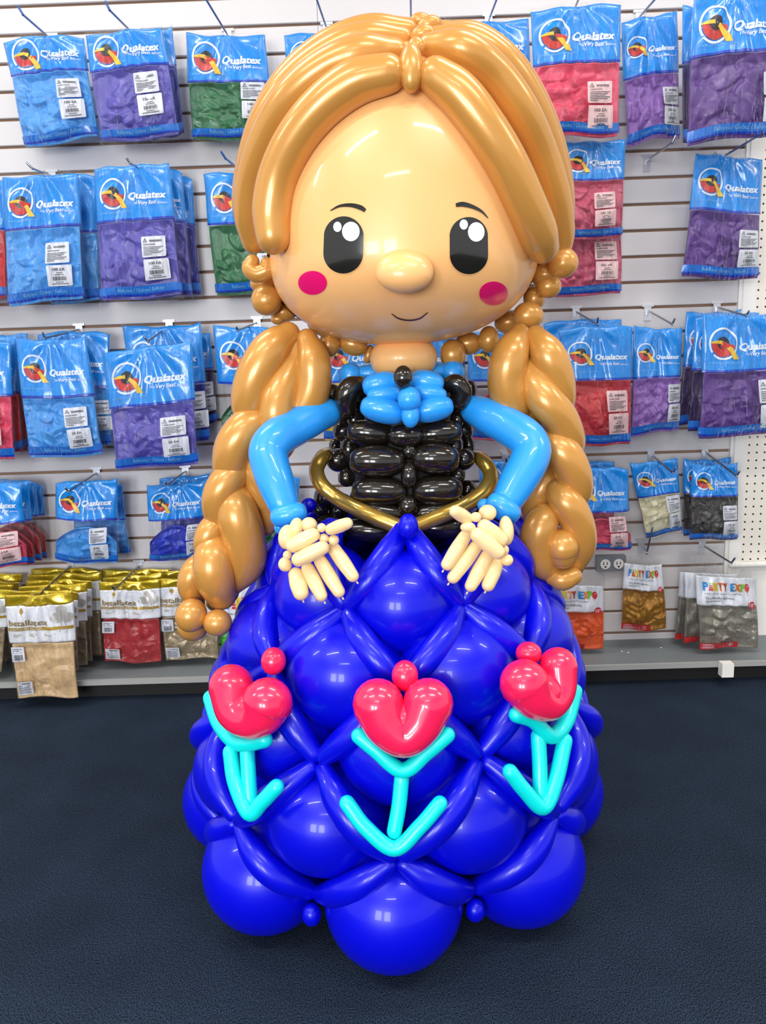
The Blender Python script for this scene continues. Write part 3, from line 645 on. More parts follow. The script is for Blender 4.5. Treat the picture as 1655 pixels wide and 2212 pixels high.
# ------------------------------------------------------------------ bags of balloons hanging on the wall
class Bag:
    """pillow bag: four pixel corners give its place on the vertical plane at depth Y; everything is laid on its bulging front"""
    def __init__(s, TL, TR, BR, BL, Y, T, seed, sag=0.0, hang=0.0):
        s.c = [P(*TL, Y), P(*TR, Y), P(*BR, Y), P(*BL, Y)]; s.Y = Y; s.T = T; s.rg = random.Random(seed)
        if s.Y > D-.235:
            for k_ in (2, 3): s.c[k_].z = max(s.c[k_].z, DECKZ+.012)
        s.w = ((s.c[1]-s.c[0]).length+(s.c[2]-s.c[3]).length)/2; s.h = ((s.c[3]-s.c[0]).length+(s.c[2]-s.c[1]).length)/2
        s.sag = sag; s.hang = hang
        g = s.rg; s.ph = [g.uniform(0, 6.28) for _ in range(8)]; s.nf = g.uniform(8, 14); s.low = g.uniform(.60, .75); s.eg = [g.uniform(-1, 1) for _ in range(6)]
    def bulge(s, u, v):
        v = max(0.0, min(1.0, v))
        a = max(0.0, 1-abs(u)**2.6); e = a**0.6
        if v < s.low: t = 0.16+0.84*(v/s.low)**1.3
        else: t = max(0.0, 1-((v-s.low)/(1.0-s.low))**2.4)
        if v < 0.02: t *= max(0, v/0.02)
        r = math.atan2(u-s.hang, v*1.3+0.08)
        fold = 0.0065*math.sin(r*s.nf+s.ph[0])*math.exp(-1.6*v)*min(1, max(0, v)*14)*e
        lump = 0.0030*(math.sin(5.1*u+3.7*v*4+s.ph[1])*math.sin(9*v+s.ph[2]))*e*min(1, max(v, 0)*2)*(1 if v < .97 else 0)
        return s.T*e*t+fold+lump
    def at(s, u, v, off=0.0, back=False):
        c = s.c; a = (u+1)/2; a2 = a+0.010*s.eg[0]*math.sin(7*v+s.ph[3])*(1 if abs(u) > .5 else abs(u)*2)*(1 if u > 0 else -1)
        p = c[0].lerp(c[1], a2).lerp(c[3].lerp(c[2], a2), v)
        p = p.copy(); p.z -= s.sag*abs(u-s.hang)**1.3*(1-v)*s.h - 0.006*s.eg[2]*math.sin(3*u+s.ph[4])*v
        p.z += s.h*(.035*(s.eg[3] if u > 0 else s.eg[4])*abs(u)**3*max(0, 1-v*1.6)**2 + .012*math.sin(4*u+s.ph[5])*max(0, v-.6)**1.5*2 - .006*math.sin(7*u+s.ph[6])*max(0, 1-v*4))
        b = s.bulge(u, v)
        p.y = s.Y-(b+off) if not back else s.Y+0.08*max(0, b)+off
        return p
    def sheet(s, u0, u1, v0, v1, off, nu=18, nv=18, closed=True, extra=None, arch=0.0):
        V = []; Fc = []
        for j in range(nv+1):
            for i in range(nu+1):
                u = u0+(u1-u0)*i/nu; v = v0+(v1-v0)*j/nv
                v += arch*u*u*(1-j/nv); p = s.at(u, v, off); 
                if extra is not None: p.y = min(p.y-extra[j][i], s.Y+.001)
                V.append(p)
        n = nu+1
        for j in range(nv):
            for i in range(nu): Fc.append((j*n+i, (j+1)*n+i, (j+1)*n+i+1, j*n+i+1))
        if closed:
            N = len(V)
            for j in range(nv+1):
                for i in range(n):
                    u = u0+(u1-u0)*i/nu; v = v0+(v1-v0)*j/nv; v += arch*u*u*(1-j/nv); V.append(s.at(u, v, 0.002 if extra is not None else 0.0008, True))
            for j in range(nv):
                for i in range(nu): Fc.append((N+j*n+i, N+j*n+i+1, N+(j+1)*n+i+1, N+(j+1)*n+i))
            for j in range(nv): Fc.append((j*n, N+j*n, N+(j+1)*n, (j+1)*n)); Fc.append((j*n+nu, (j+1)*n+nu, N+(j+1)*n+nu, N+j*n+nu))
            for i in range(nu): Fc.append((i, i+1, N+i+1, N+i)); Fc.append((nv*n+i, N+nv*n+i, N+nv*n+i+1, nv*n+i+1))
        return V, Fc
    def flat(s, pts, off):   # pts in metres from the top left corner of the bag
        return [s.at(2*x/s.w-1, z/s.h, off) for x, z in pts]

def crumple(nu, nv, seed, amp=0.012, n=34, tall=1.0, big=1.0):
    """heights of a heap of overlapping deflated balloons (tilted ovals lying over one another)"""
    g = random.Random(seed); H = np.full((nv+1, nu+1), -0.35)
    U, V = np.meshgrid(np.linspace(0, 1, nu+1), np.linspace(0, tall, nv+1))
    for k in range(n):
        cx, cz = g.random(), g.random()*tall; a = g.uniform(0.13, 0.28)*big; b = a*g.uniform(0.35, 0.7); t = g.uniform(0, 3.14)
        x = (U-cx)*math.cos(t)+(V-cz)*math.sin(t); y = -(U-cx)*math.sin(t)+(V-cz)*math.cos(t)
        d = (x/a)**2+(y/b)**2
        h = g.uniform(0, .55)+0.35*x/a*g.uniform(-1, 1)+0.30*y/b*g.uniform(-1, 1)+0.34*np.clip(1-d, 0, 1)**.4-0.17*np.abs(np.sin(x/a*g.uniform(2, 5)+y/b*g.uniform(-2, 2)+g.uniform(0, 3)))
        H = np.where(d < 1, np.maximum(H, h), H)
    # soften once
    Hs = H.copy(); Hs[1:-1, 1:-1] = (H[1:-1, 1:-1]*12+H[:-2, 1:-1]+H[2:, 1:-1]+H[1:-1, :-2]+H[1:-1, 2:])/16
    e = np.minimum(1, np.minimum(U, 1-U)*9)*np.minimum(1, np.minimum(V, tall-V)*9)
    return ((np.clip(Hs, -.2, 1.15)-1.15)*amp*e).tolist()

def put_text(mb, bag, s, x, z, size, off, mi, bold=0.02, shear=0.0, sx=1.0, space=1.0, tilt=0.0, fitw=None):
    v, f, w = text2d(s, 0.0, shear, space)
    if fitw: sx = fitw/(w*size)
    for du, dv in ([(0, 0)] if bold < .006 else [(-bold, 0), (bold, 0)] if bold < .015 else [(-bold, -bold*.6), (bold, -bold*.6), (-bold, bold*.6), (bold, bold*.6), (0, 0)]):
      mb.add(bag.flat([(x+(a+du)*size*sx, z-(b+dv)*size+tilt*a*size) for a, b in v], off), f, mi)
def rect(mb, bag, x0, z0, x1, z1, off, mi, n=4):
    pts = []; fc = []
    for j in range(n+1):
        for i in range(n+1): pts.append((x0+(x1-x0)*i/n, z0+(z1-z0)*j/n))
    for j in range(n):
        for i in range(n): fc.append((j*(n+1)+i, (j+1)*(n+1)+i, (j+1)*(n+1)+i+1, j*(n+1)+i+1))
    mb.add(bag.flat(pts, off), fc, mi)
def rrect_pts(x0, z0, x1, z1, r): 
    out = []
    for cx, cz, a0 in [(x1-r, z1-r, 0), (x0+r, z1-r, 90), (x0+r, z0+r, 180), (x1-r, z0+r, 270)]:
        for k in range(4): a = math.radians(a0+30*k); out.append((cx+r*math.cos(a), cz+r*math.sin(a)))
    return out
def fan(mb, bag, out, off, mi, rings=3):
    cx = sum(a for a, b in out)/len(out); cz = sum(b for a, b in out)/len(out); n = len(out)
    pts = [(cx, cz)]; fc = []
    for j in range(1, rings+1): pts += [(cx+(a-cx)*j/rings, cz+(b-cz)*j/rings) for a, b in out]
    for i in range(n): fc.append((0, 1+(i+1) % n, 1+i))
    for j in range(rings-1):
        for i in range(n): k = (i+1) % n; fc.append((1+j*n+i, 1+j*n+k, 1+(j+1)*n+k, 1+(j+1)*n+i))
    mb.add(bag.flat(pts, off), fc, mi)
def circ(cx, cz, rx, rz, n=28, a0=0, a1=360): return [(cx+rx*math.cos(math.radians(a0+(a1-a0)*i/(n if a1-a0 >= 360 else n-1))), cz+rz*math.sin(math.radians(a0+(a1-a0)*i/(n if a1-a0 >= 360 else n-1)))) for i in range(n)]
def strip(mb, bag, A, B, off, mi):
    n = len(A); mb.add(bag.flat(A+B, off), [(i, i+n, i+n+1, i+1) for i in range(n-1)], mi)

def blue_logo(mb, bag, cx, cz, R, off):
    # mats: 0 white, 1 red, 2 black, 3 yellow
    strip(mb, bag, circ(cx, cz, R, R*1.06, 33, -215, 145), circ(cx, cz, R*.87, R*.93, 33, -215, 145), off, 0)
    fan(mb, bag, [(cx+R*.80*math.cos(math.radians(a)), cz+R*.86*math.sin(math.radians(a))) for a in range(8, 181, 12)]+[(cx-R*.80, cz-.08*R), (cx-.2*R, cz-.18*R)], off+.0006, 1)
    fan(mb, bag, circ(cx+.02*R, cz-.05*R, R*.42, R*.42, 20), off+.0012, 2)
    A = [(-.88, -.10), (-.5, -.22), (-.1, -.22), (.3, -.02), (.62, .30), (.88, .68), (1.06, 1.04)]
    B = [(-.86, -.02), (-.5, -.02), (-.12, .0), (.18, .20), (.40, .50), (.56, .82), (.62, 1.04)]
    strip(mb, bag, [(cx+a*R, cz+b*R) for a, b in A], [(cx+a*R, cz+b*R) for a, b in B], off+.0020, 3)
    strip(mb, bag, circ(cx+.02*R, cz-.05*R, R*.42, R*.42, 10, 185, 355), circ(cx+.02*R, cz-.05*R, R*.10, R*.05, 10, 185, 355), off+.0013, 2)

def sticker_warning(bag, x0, z0, x1, z1, parent, pink, off):
    mb = MB(); fan(mb, bag, rrect_pts(x0, z0, x1, z1, .0035), off, 0, 9); o = mb.build('warning_label', M['sticker_pink' if pink else 'sticker'], parent)
    w = x1-x0; h = z1-z0; p = MB()
    tx, tz, r = x0+.17*w, z0+.20*h, .10*w
    tri = [(tx, tz-r), (tx+r, tz+r*.7), (tx-r, tz+r*.7), (tx, tz-r)]; tri2 = [(tx, tz-r*.62), (tx+r*.68, tz+r*.5), (tx-r*.68, tz+r*.5), (tx, tz-r*.62)]
    strip(p, bag, tri, tri2, off+.0018, 0); put_text(p, bag, '!', tx-.006*w, tz+r*.42, r*1.1, off+.0018, 0, .03)
    put_text(p, bag, 'WARNING:', x0+.34*w, z0+.27*h, .15*h, off+.0018, 0, .035, fitw=.52*w)
    put_text(p, bag, 'CHOKING HAZARD', x0+.08*w, z0+.42*h, .085*h, off+.0018, 0, .03, fitw=.5*w)
    for k in range(6): rect(p, bag, x0+.08*w, z0+(.50+.075*k)*h, x0+(.9-.1*((k*7) % 3)-(0.3 if k == 5 else 0))*w, z0+(.53+.075*k)*h, off+.0018, 0, 2)
    p.build('label_print', M['print_grey'], o)
def sticker_price(bag, x0, z0, x1, z1, parent, pink, off, txt):
    mb = MB(); fan(mb, bag, rrect_pts(x0, z0, x1, z1, .0035), off, 0, 9); o = mb.build('count_label', M['sticker_pink' if pink else 'sticker'], parent)
    w = x1-x0; h = z1-z0; p = MB()
    put_text(p, bag, txt, x0+.24*w, z0+.27*h, .19*h, off+.0018, 0, .02, fitw=(.48 if len(txt) > 5 else .4 if len(txt) > 4 else .3)*w)
    for k, (a, b) in enumerate([(.38, .62), (.32, .68)]): rect(p, bag, x0+a*w, z0+(.36+.09*k)*h, x0+b*w, z0+(.39+.09*k)*h, off+.0018, 0, 1)
    g = random.Random(len(txt)*7); x = x0+.24*w
    while x < x0+.76*w:
        bw = g.choice([.008, .014, .022])*w; rect(p, bag, x, z0+.55*h, x+bw, z0+.74*h, off+.0018, 0, 1); x += bw+g.choice([.010, .018])*w
    rect(p, bag, x0+.34*w, z0+.80*h, x0+.66*w, z0+.83*h, off+.0018, 0, 1); rect(p, bag, x0+.16*w, z0+.88*h, x0+.84*w, z0+.91*h, off+.0018, 0, 1)
    p.build('label_print', M['print_grey'], o)

SEED = [100]
def blue_bag(c4, d, colour, label, hb=0.40, txt='100 EA', detail=2, T=None, group=None, stk=(.70, .545, .855), sw=.29, top=0.02, lip=.95, sag=0.0, hang=0.0, full=True):
    """d: distance from the wall; detail 2 full, 1 without stickers, 0 hidden behind another; stk: (u centre of stickers, v top, v bottom)"""
    SEED[0] += 1; Y = D-d; T = T if T else 0.028
    bag = Bag(*c4, Y, T, SEED[0], sag, hang)
    base = (bag.c[0]+bag.c[1])/2; t = thing('balloon_bag', label, 'bag of balloons', (base.x, Y, base.z), group)
    hz = hb
    V, Fc = bag.sheet(-1, 1, 0.0, hz, 0.0, 34, 22); nf = len(Fc)
    hb_ = MB(); hb_.add(V, Fc, 0); V2, F2 = bag.sheet(-1, 1, hz-.014, hz+.004, 0.0006, 34, 2, closed=False); hb_.add(V2, F2, 1)
    hd_ = hb_.build('header_panel', [M['hdr'], M['line']], t)
    nu, nv = (84, 84) if detail > 1 else (40, 40) if detail else (20, 20)
    cr_ = crumple(nu, nv, SEED[0]*3, 0.030, 44 if full else 14, 1.0, 1.0 if full else 1.7)
    ct = hz+.01 if full else hz+.08
    V, Fc = bag.sheet(-.965, .965, ct, .975, -.0005, nu, nv, True, cr_, 0.0 if full else .22); mesh_obj('balloons', V, Fc, cmat(colour), t)
    fb = MB(); V, Fc = bag.sheet(-1, 1, lip-.068, lip-.012, .0022, 20, 3, closed=False); fb.add(V, Fc, 0); V, Fc = bag.sheet(-1, 1, lip-.012, lip+.004, .0022, 20, 2, closed=False); fb.add(V, Fc, 1)
    fo = fb.build('footer_band', [M['band'], M['line']], t)
    if detail:
        w, h = bag.w, bag.h; q = hz/0.41
        lg = MB(); blue_logo(lg, bag, .245*w, .205*h*q, .175*w, .0018); lg.build('logo', [M['wprint'], M['red_print'], M['black_print'], M['yellow_print']], hd_)
        tx = MB(); put_text(tx, bag, 'Qualatex', .45*w, .255*h*q, .118*w, .0024, 0, .042, .22, tilt=.0, fitw=.47*w)
        put_text(tx, bag, 'The', .50*w, .295*h*q, .045*w, .0024, 0, .010, .22); put_text(tx, bag, 'Very Best', .575*w, .298*h*q, .066*w, .0024, 0, .022, .22, fitw=.225*w); put_text(tx, bag, 'Balloons', .815*w, .300*h*q, .04*w, .0024, 0, .008, .22, fitw=.12*w)
        put_text(tx, bag, 'www.qualatex.com', .07*w, .352*h*q, .050*w, .0024, 1, .004, .1, space=1.25, fitw=.40*w)
        tx.build('lettering', [M['wprint'], M['pale_print']], hd_)
        tf = MB(); put_text(tf, bag, 'Balloons / Globos / Ballons', .24*w, (lip-.027)*h, .062*w, .0030, 0, .012, .12, fitw=.56*w); tf.build('lettering', M['pale_print'], fo)
    if detail > 1:
        w, h = bag.w, bag.h; uc, va, vb = stk; x0 = (uc-sw/2)*w; x1 = (uc+sw/2)*w; mid = (va+vb)/2; pink = colour in ('red', 'pink', 'rose', 'palepink')
        sticker_warning(bag, x0, va*h, x1, (mid-.008)*h, t, pink, .0034)
        sticker_price(bag, x0+.01*w, (mid+.008)*h, x1+.02*w, vb*h, t, pink, .0034, txt)
    V, Fc = bag.sheet(-1.03, 1.03, -.025, 1.012, .0078, 20, 30, closed=False)
    # film: front skin following the bag, drawn in to the seam at the sides
    for j in range(31):
        for i in (0, 20): V[j*21+i].y = Y+.001
    for i in range(21): V[i].y = Y-.001; V[30*21+i].y = Y
    mesh_obj('clear_film', V, Fc, M['film'], t)
    return t, bag

def gold_bag(c4, d, colour, label, detail=2, group=None, T=.018):
    SEED[0] += 1; Y = D-d; bag = Bag(*c4, Y, T, SEED[0])
    base = (bag.c[0]+bag.c[1])/2; t = thing('balloon_bag', label, 'bag of balloons', (base.x, Y, base.z), group)
    V, Fc = bag.sheet(-1, 1, 0.0, .10, 0.0, 24, 6)
    mesh_obj('foil_header', V, Fc, M['foil'], t)
    V, Fc = bag.sheet(-.985, .985, .10, .43, 0.0004, 40, 20, True); cd = mesh_obj('printed_card', V, Fc, M['card'], t)
    nu, nv = (48, 48) if detail else (18, 18)
    V, Fc = bag.sheet(-.90, .92, .44, .955, -.0005, nu, nv, True, crumple(nu, nv, SEED[0]*5, .021, 16 if colour in ('beige', 'wine') else 45, 1.0, 1.9 if colour in ('beige', 'wine') else 1.0)); mesh_obj('balloons', V, Fc, cmat(colour), t)
    w, h = bag.w, bag.h
    gb = MB(); rect(gb, bag, .02*w, .290*h, .98*w, .318*h, .0022, 0, 16)
    if detail:
        fan(gb, bag, circ(.24*w, .145*h, .030*w, .024*h, 18), .0018, 0); rect(gb, bag, .236*w, .165*h, .244*w, .19*h, .0018, 0, 1)
        put_text(gb, bag, 'QUALITY LATEX BALLOONS', .05*w, .312*h, .040*w, .0038, 1, .006, fitw=.50*w)
        for k, (x, ww) in enumerate([(.10, .13), (.33, .13), (.55, .16)]):
            for j in range(2): rect(gb, bag, x*w, (.352+.014*j)*h, (x+ww*(1-.3*j))*w, (.357+.014*j)*h, .0018, 2, 1)
        put_text(gb, bag, 'betallatex', .045*w, .272*h, .125*w, .0038, 2, .016, fitw=.57*w)
        for (x, z, rx, rz) in [(.82, .145, .085, .042), (.74, .215, .10, .045), (.90, .215, .09, .045)]: fan(gb, bag, circ(x*w, z*h, rx*w, rz*h, 20), .0014+(x*.0004), 3)
        strip(gb, bag, [(.80*w, .25*h), (.79*w, .30*h), (.76*w, .34*h)], [(.81*w, .25*h), (.80*w, .30*h), (.77*w, .345*h)], .0025, 3); strip(gb, bag, [(.85*w, .25*h), (.88*w, .31*h), (.87*w, .35*h)], [(.86*w, .25*h), (.89*w, .31*h), (.88*w, .355*h)], .0025, 3)
    gb.build('print', [M['gold_print'], M['card'], M['serif_print'], M['silver_print']], cd)
    if detail > 1:
        s1 = MB(); fan(s1, bag, rrect_pts(.03*w, .465*h, .24*w, .60*h, .002), .0028, 0); o = s1.build('barcode_label', M['sticker'], t); p = MB()
        for k in range(3): rect(p, bag, .06*w, (.482+.015*k)*h, (.2-.03*(k % 2))*w, (.487+.015*k)*h, .0033, 0, 1)
        x = .07*w; g = random.Random(3)
        while x < .20*w: bw = g.choice([.004, .008])*w; rect(p, bag, x, .535*h, x+bw, .585*h, .0033, 0, 1); x += bw+.006*w
        p.build('label_print', M['print_grey'], o)
        s2 = MB(); fan(s2, bag, rrect_pts(.08*w, .79*h, .32*w, .92*h, .001), .0028, 0); o = s2.build('warning_label', M['sticker'], t); p = MB()
        put_text(p, bag, 'WARNING:', .15*w, .815*h, .03*w, .0033, 0, .02)
        for k in range(5): rect(p, bag, .10*w, (.83+.017*k)*h, (.29-.02*(k % 2))*w, (.835+.017*k)*h, .0033, 0, 1)
        p.build('label_print', M['print_grey'], o)
    V, Fc = bag.sheet(-1.03, 1.03, 0.085, 1.015, .0068, 16, 24, closed=False)
    for j in range(25):
        for i in (0, 16): V[j*17+i].y = Y+.001
    for i in range(17): V[24*17+i].y = Y; V[i].y = Y-.004
    mesh_obj('clear_film', V, Fc, M['film'], t); return t, bag

def party_bag(c4, d, colour, label, kind='Metallic', cardv=(.16, .46), detail=2, group=None, T=.024, gather=0.0):
    SEED[0] += 1; Y = D-d; bag = Bag(*c4, Y, T, SEED[0]); v0, v1 = cardv
    base = (bag.c[0]+bag.c[1])/2; t = thing('balloon_bag', label, 'bag of balloons', (base.x, Y, base.z), group)
    V, Fc = bag.sheet(-.97, .94, v0, v1, 0.0, 36, 20, True); cd = mesh_obj('printed_card', V, Fc, M['card'], t)
    nu, nv = (50, 46) if detail else (18, 18)
    V, Fc = bag.sheet(-.93, .93, v1-.01, .975, -.0008, nu, nv, True, crumple(nu, nv, SEED[0]*5, .024, 46)); mesh_obj('balloons', V, Fc, cmat(colour), t)
    w, h = bag.w, bag.h; H = (v1-v0)*h; z0 = v0*h
    if detail:
        lt = MB(); x = .12*w; zb = z0+.47*H; sz = .30*H
        mt = ['p_blue', 'p_red', 'p_yel', 'p_org', 'p_brick', 'p_green', 'print_grey', 'wprint', 'p_blue']
        for ch, mi, cw in [('P', 0, .075), ('A', 1, .075), ('R', 2, .085), ('T', 3, .075), ('Y', 4, .075), (' ', 0, .035), ('E', 0, .078), ('X', 3, .082), ('P', 5, .075), ('O', 1, .08)]:
            if ch == 'A':   # little tiered cake
                for k, (a, b, c) in enumerate([(.0, 1.0, .00), (.10, .90, .22), (.22, .78, .44)]): rect(lt, bag, x+a*cw*w*.85, zb-(c+.19)*sz, x+b*cw*w*.85, zb-c*sz, .0015, 1, 1)
                for c in (.205, .42): rect(lt, bag, x+.08*cw*w, zb-(c+.03)*sz, x+.78*cw*w, zb-c*sz, .0018, 7, 1)
                fan(lt, bag, circ(x+.42*cw*w, zb-.80*sz, .2*cw*w, .12*sz, 12), .0016, 5)
            elif ch == 'O':
                fan(lt, bag, circ(x+.45*cw*w, zb-.42*sz, .55*cw*w, .48*sz, 22), .0016, 1); fan(lt, bag, [(x+.45*cw*w, zb+.02*sz), (x+.3*cw*w, zb+.12*sz), (x+.6*cw*w, zb+.12*sz)], .0016, 1, 1)
                fan(lt, bag, circ(x+.62*cw*w, zb-.6*sz, .10*cw*w, .10*sz, 10), .0020, 7, 1)
                A = [(x+.45*cw*w, zb+.1*sz), (x+.2*cw*w, zb+.25*sz), (x+.6*cw*w, zb+.36*sz), (x+.3*cw*w, zb+.5*sz)]; strip(lt, bag, A, [(a+.0007, b+.0005) for a, b in A], .0016, 1)
            elif ch != ' ': put_text(lt, bag, ch, x, zb, sz*1.28, .0026, mi, .055, fitw=cw*w*.86)
            x += cw*w
        put_text(lt, bag, 'never miss a chance to celebrate', .13*w, z0+.60*H, .075*H, .0026, 6, 0, fitw=.58*w)
        put_text(lt, bag, '72ct %s Balloons' % kind, .13*w, z0+.77*H, .115*H, .0026, 6, .008, fitw=.45*w)
        put_text(lt, bag, 'HELIUM QUALITY', .13*w, z0+.87*H, .075*H, .0026, 6, .01, fitw=.25*w)
        lt.build('print', [M[a] for a in mt], cd)
        rd = MB(); fan(rd, bag, circ(.865*w, v1*h-.02*w, .062*w, .062*w, 28), .0030, 0); ro = rd.build('size_badge', M['p_red'], t)
        rt = MB(); put_text(rt, bag, '12"', .823*w, v1*h+.002*w, .068*w, .0037, 0, .03, fitw=.085*w); rt.build('label_print', M['wprint'], ro)
    rf = MB(); rect(rf, bag, .02*w, .900*h, .62*w, .972*h, .0028, 0, 8); ro = rf.build('warning_strip', M['p_red'], t)
    if detail:
        rt = MB(); o_ = .0035
        put_text(rt, bag, 'WARNING:', .06*w, .922*h, .032*w, o_, 0, .02)
        for k in range(3): rect(rt, bag, .05*w, (.932+.011*k)*h, (.40-.06*(k % 2))*w, (.936+.011*k)*h, o_, 0, 2)
        rect(rt, bag, .445*w, .903*h, .449*w, .969*h, o_, 0, 2)
        put_text(rt, bag, 'ages', .475*w, .925*h, .038*w, o_, 0, .02); put_text(rt, bag, '8+', .48*w, .958*h, .058*w, o_, 0, .03)
        rt.build('label_print', M['wprint'], ro)
    V, Fc = bag.sheet(-1.02, 1.02, -.01, 1.02, .0060, 20, 30, closed=False)
    for j in range(31):
        for i in (0, 20): V[j*21+i].y = Y+.001
    for i in range(21):
        V[30*21+i].y = Y; V[i].y = Y-.002
    if gather:
        for j in range(31):
            k = max(0, 1-(j/30)/(v0*1.2))*gather
            for i in range(21): V[j*21+i].x += (base.x+gather*.0-V[j*21+i].x)*k
    mesh_obj('clear_film', V, Fc, M['film'], t); return t, bag

def hook(br, bend, tip, L, label, col='metal', r=.0030, plate=True, group='wire hooks on the slatted wall'):
    """wire peg: bracket pixel on the wall, bend pixel and tip pixel at L out from the wall"""
    a = P(*br, D-.006); b = P(*bend, D-L); c = P(*tip, D-L-.006)
    t = thing('peg_hook', label, 'hook', a, group)
    if plate:
        m_ = MB(); m_.box((a.x-.011, D-.0035, a.z-.030), (a.x+.011, D-.0005, a.z+.012)); m_.box((a.x-.018, D-.005, a.z+.012), (a.x+.018, D-.0005, a.z+.019)); m_.box((a.x-.003, D-.009, a.z-.012), (a.x+.003, D-.003, a.z+.002))
        m_.build('bracket', M['bracket'], t, smooth=False)
    v, f = tube([a, a.lerp(b, .5), b.lerp(a, .02), b, c], r, 5, 8); mesh_obj('wire', v, f, M[col], t)
    return t

B = blue_bag
R1 = 'bags of balloons in the top row'; 
# --- top row
B([(6, 80), (180, 72), (216, 303), (55, 324)], .09, 'sky', 'sky blue balloon bag at the left end of the top row', hb=.33, stk=(.73, .42, .80), sag=.02)
B([(300, 66), (372, 62), (400, 292), (330, 312)], .07, 'navy', 'dark blue balloon bag tucked behind the violet-blue bag, top row', hb=.35, detail=0)
B([(184, 78), (350, 52), (392, 298), (219, 316)], .13, 'peri', 'violet-blue balloon bag in the top row, second from the left', hb=.33, stk=(.70, .40, .79), sag=.02)
B([(401, 76), (574, 78), (590, 306), (414, 309)], .08, 'green', 'green balloon bag in the top row left of the doll\'s hair', hb=.44, stk=(.80, .45, .80), hang=-.05)
B([(614, 74), (756, 66), (770, 300), (626, 308)], .08, 'sky', 'blue-topped bag mostly hidden behind the left side of the doll\'s hair, top row', hb=.41, detail=1)
B([(964, 50), (1142, 44), (1152, 280), (972, 290)], .08, 'pink', 'blue-topped bag mostly hidden behind the right side of the doll\'s hair, top row', hb=.45, detail=1)
B([(1146, 22), (1342, 4), (1337, 298), (1160, 306)], .20, 'pink', 'large pink balloon bag in the top row right of the hair', hb=.43, stk=(.74, .58, .92), sag=0)
B([(1342, 42), (1463, 29), (1470, 300), (1354, 322)], .10, 'lilac', 'lilac balloon bag in the top row between the pink and purple bags', hb=.46, stk=(.80, .58, .88), sw=.30)
B([(1474, 18), (1560, 10), (1566, 300), (1474, 316)], .15, 'dpurple', 'dark purple bag peeking out behind the front purple bag, top row right', hb=.40, detail=0)
B([(1497, -6), (1690, -24), (1700, 292), (1480, 324)], .23, 'purple', 'largest purple balloon bag, cut off at the top right corner', hb=.40, stk=(.88, .55, .88))
# --- second row
B([(-150, 392), (14, 385), (16, 652), (-140, 662)], .09, 'red', 'red balloon bag cut off at the left edge, second row', hb=.41, detail=1)
B([(90, 378), (207, 376), (218, 655), (110, 668)], .07, 'sky', 'sky blue bag hanging behind another sky blue bag, second row left', hb=.44, detail=0)
B([(5, 384), (170, 374), (183, 650), (18, 668)], .13, 'sky', 'sky blue balloon bag in front, second row at the left', hb=.40, stk=(.72, .53, .87))
B([(320, 378), (414, 380), (435, 640), (345, 650)], .038, 'navy', 'dark blue bag rearmost behind the violet bag, second row', hb=.40, detail=0)
B([(300, 366), (392, 364), (416, 642), (320, 655)], .088, 'peri', 'violet bag in the middle of three on one hook, second row', hb=.40, detail=1, stk=(.86, .5, .8))
B([(203, 362), (365, 352), (396, 644), (218, 660)], .15, 'peri', 'violet-blue balloon bag frontmost on its hook, second row', hb=.40, stk=(.73, .53, .85), sag=.0)
B([(438, 373), (610, 372), (626, 636), (466, 645)], .08, 'green', 'green balloon bag in the second row, half hidden by the hair', hb=.41, stk=(.75, .5, .8))
B([(1212, 306), (1352, 304), (1344, 518), (1216, 524)], .15, 'rose', 'pink balloon bag hanging in front, second row right of the hair', hb=.39, stk=(.66, .52, .86), sw=.34)
B([(1190, 420), (1343, 416), (1343, 641), (1192, 647)], .10, 'rose', 'lower pink balloon bag showing beneath another pink bag, second row right', hb=.34, stk=(.74, .47, .84), sw=.32)
B([(1504, 328), (1647, 347), (1638, 608), (1470, 608)], .12, 'purple', 'purple balloon bag labelled 50 EA alone on its hook, second row far right', hb=.44, stk=(.81, .58, .88), txt='50 EA')
# --- third row
B([(-60, 725), (60, 722), (72, 975), (-50, 985)], .05, 'red', 'red balloon bag rearmost of three at the left edge, third row', hb=.47, detail=0)
B([(-90, 728), (36, 727), (50, 985), (-80, 992)], .10, 'red', 'red balloon bag in the middle of three at the left edge, third row', hb=.47, detail=1)
B([(-130, 735), (21, 733), (33, 995), (-120, 1003)], .15, 'pink', 'reddish pink balloon bag frontmost of three at the left edge, third row', hb=.45, detail=2, txt='50 EA')
B([(80, 716), (236, 716), (242, 968), (100, 975)], .08, 'sky', 'sky blue bag behind the front sky blue bag, third row left', hb=.47, detail=2, stk=(.86, .58, .84))
B([(32, 735), (185, 732), (226, 988), (64, 996)], .14, 'sky', 'sky blue balloon bag labelled 50 EA, third row left', hb=.47, stk=(.74, .56, .90), txt='50 EA')
B([(330, 712), (455, 722), (472, 915), (360, 950)], .03, 'dpurple', 'very dark bag at the back of the violet bags, third row', hb=.38, detail=2, stk=(.83, .52, .84))
B([(264, 706), (434, 704), (455, 955), (300, 975)], .095, 'navy', 'blue bag hanging behind the violet 50 EA bag, third row', hb=.48, detail=2, stk=(.84, .55, .86))
B([(223, 762), (414, 736), (430, 1006), (252, 1024)], .21, 'peri', 'large violet-blue balloon bag labelled 50 EA, third row', hb=.46, stk=(.75, .57, .89), txt='50 EA')
B([(460, 708), (622, 706), (640, 960), (482, 966)], .08, 'green', 'pale bag of green balloons behind the left braid, third row', hb=.46, detail=2, full=False, stk=(.5, .6, .9))
B([(692, 712), (842, 708), (850, 948), (700, 956)], .08, 'yellow', 'yellow balloon bag behind the doll\'s left shoulder and neck', hb=.46, detail=1)
B([(858, 720), (1002, 715), (1010, 930), (866, 936)], .06, 'sky', 'blue-topped bag right behind the doll\'s neck, third row', hb=.47, detail=1)
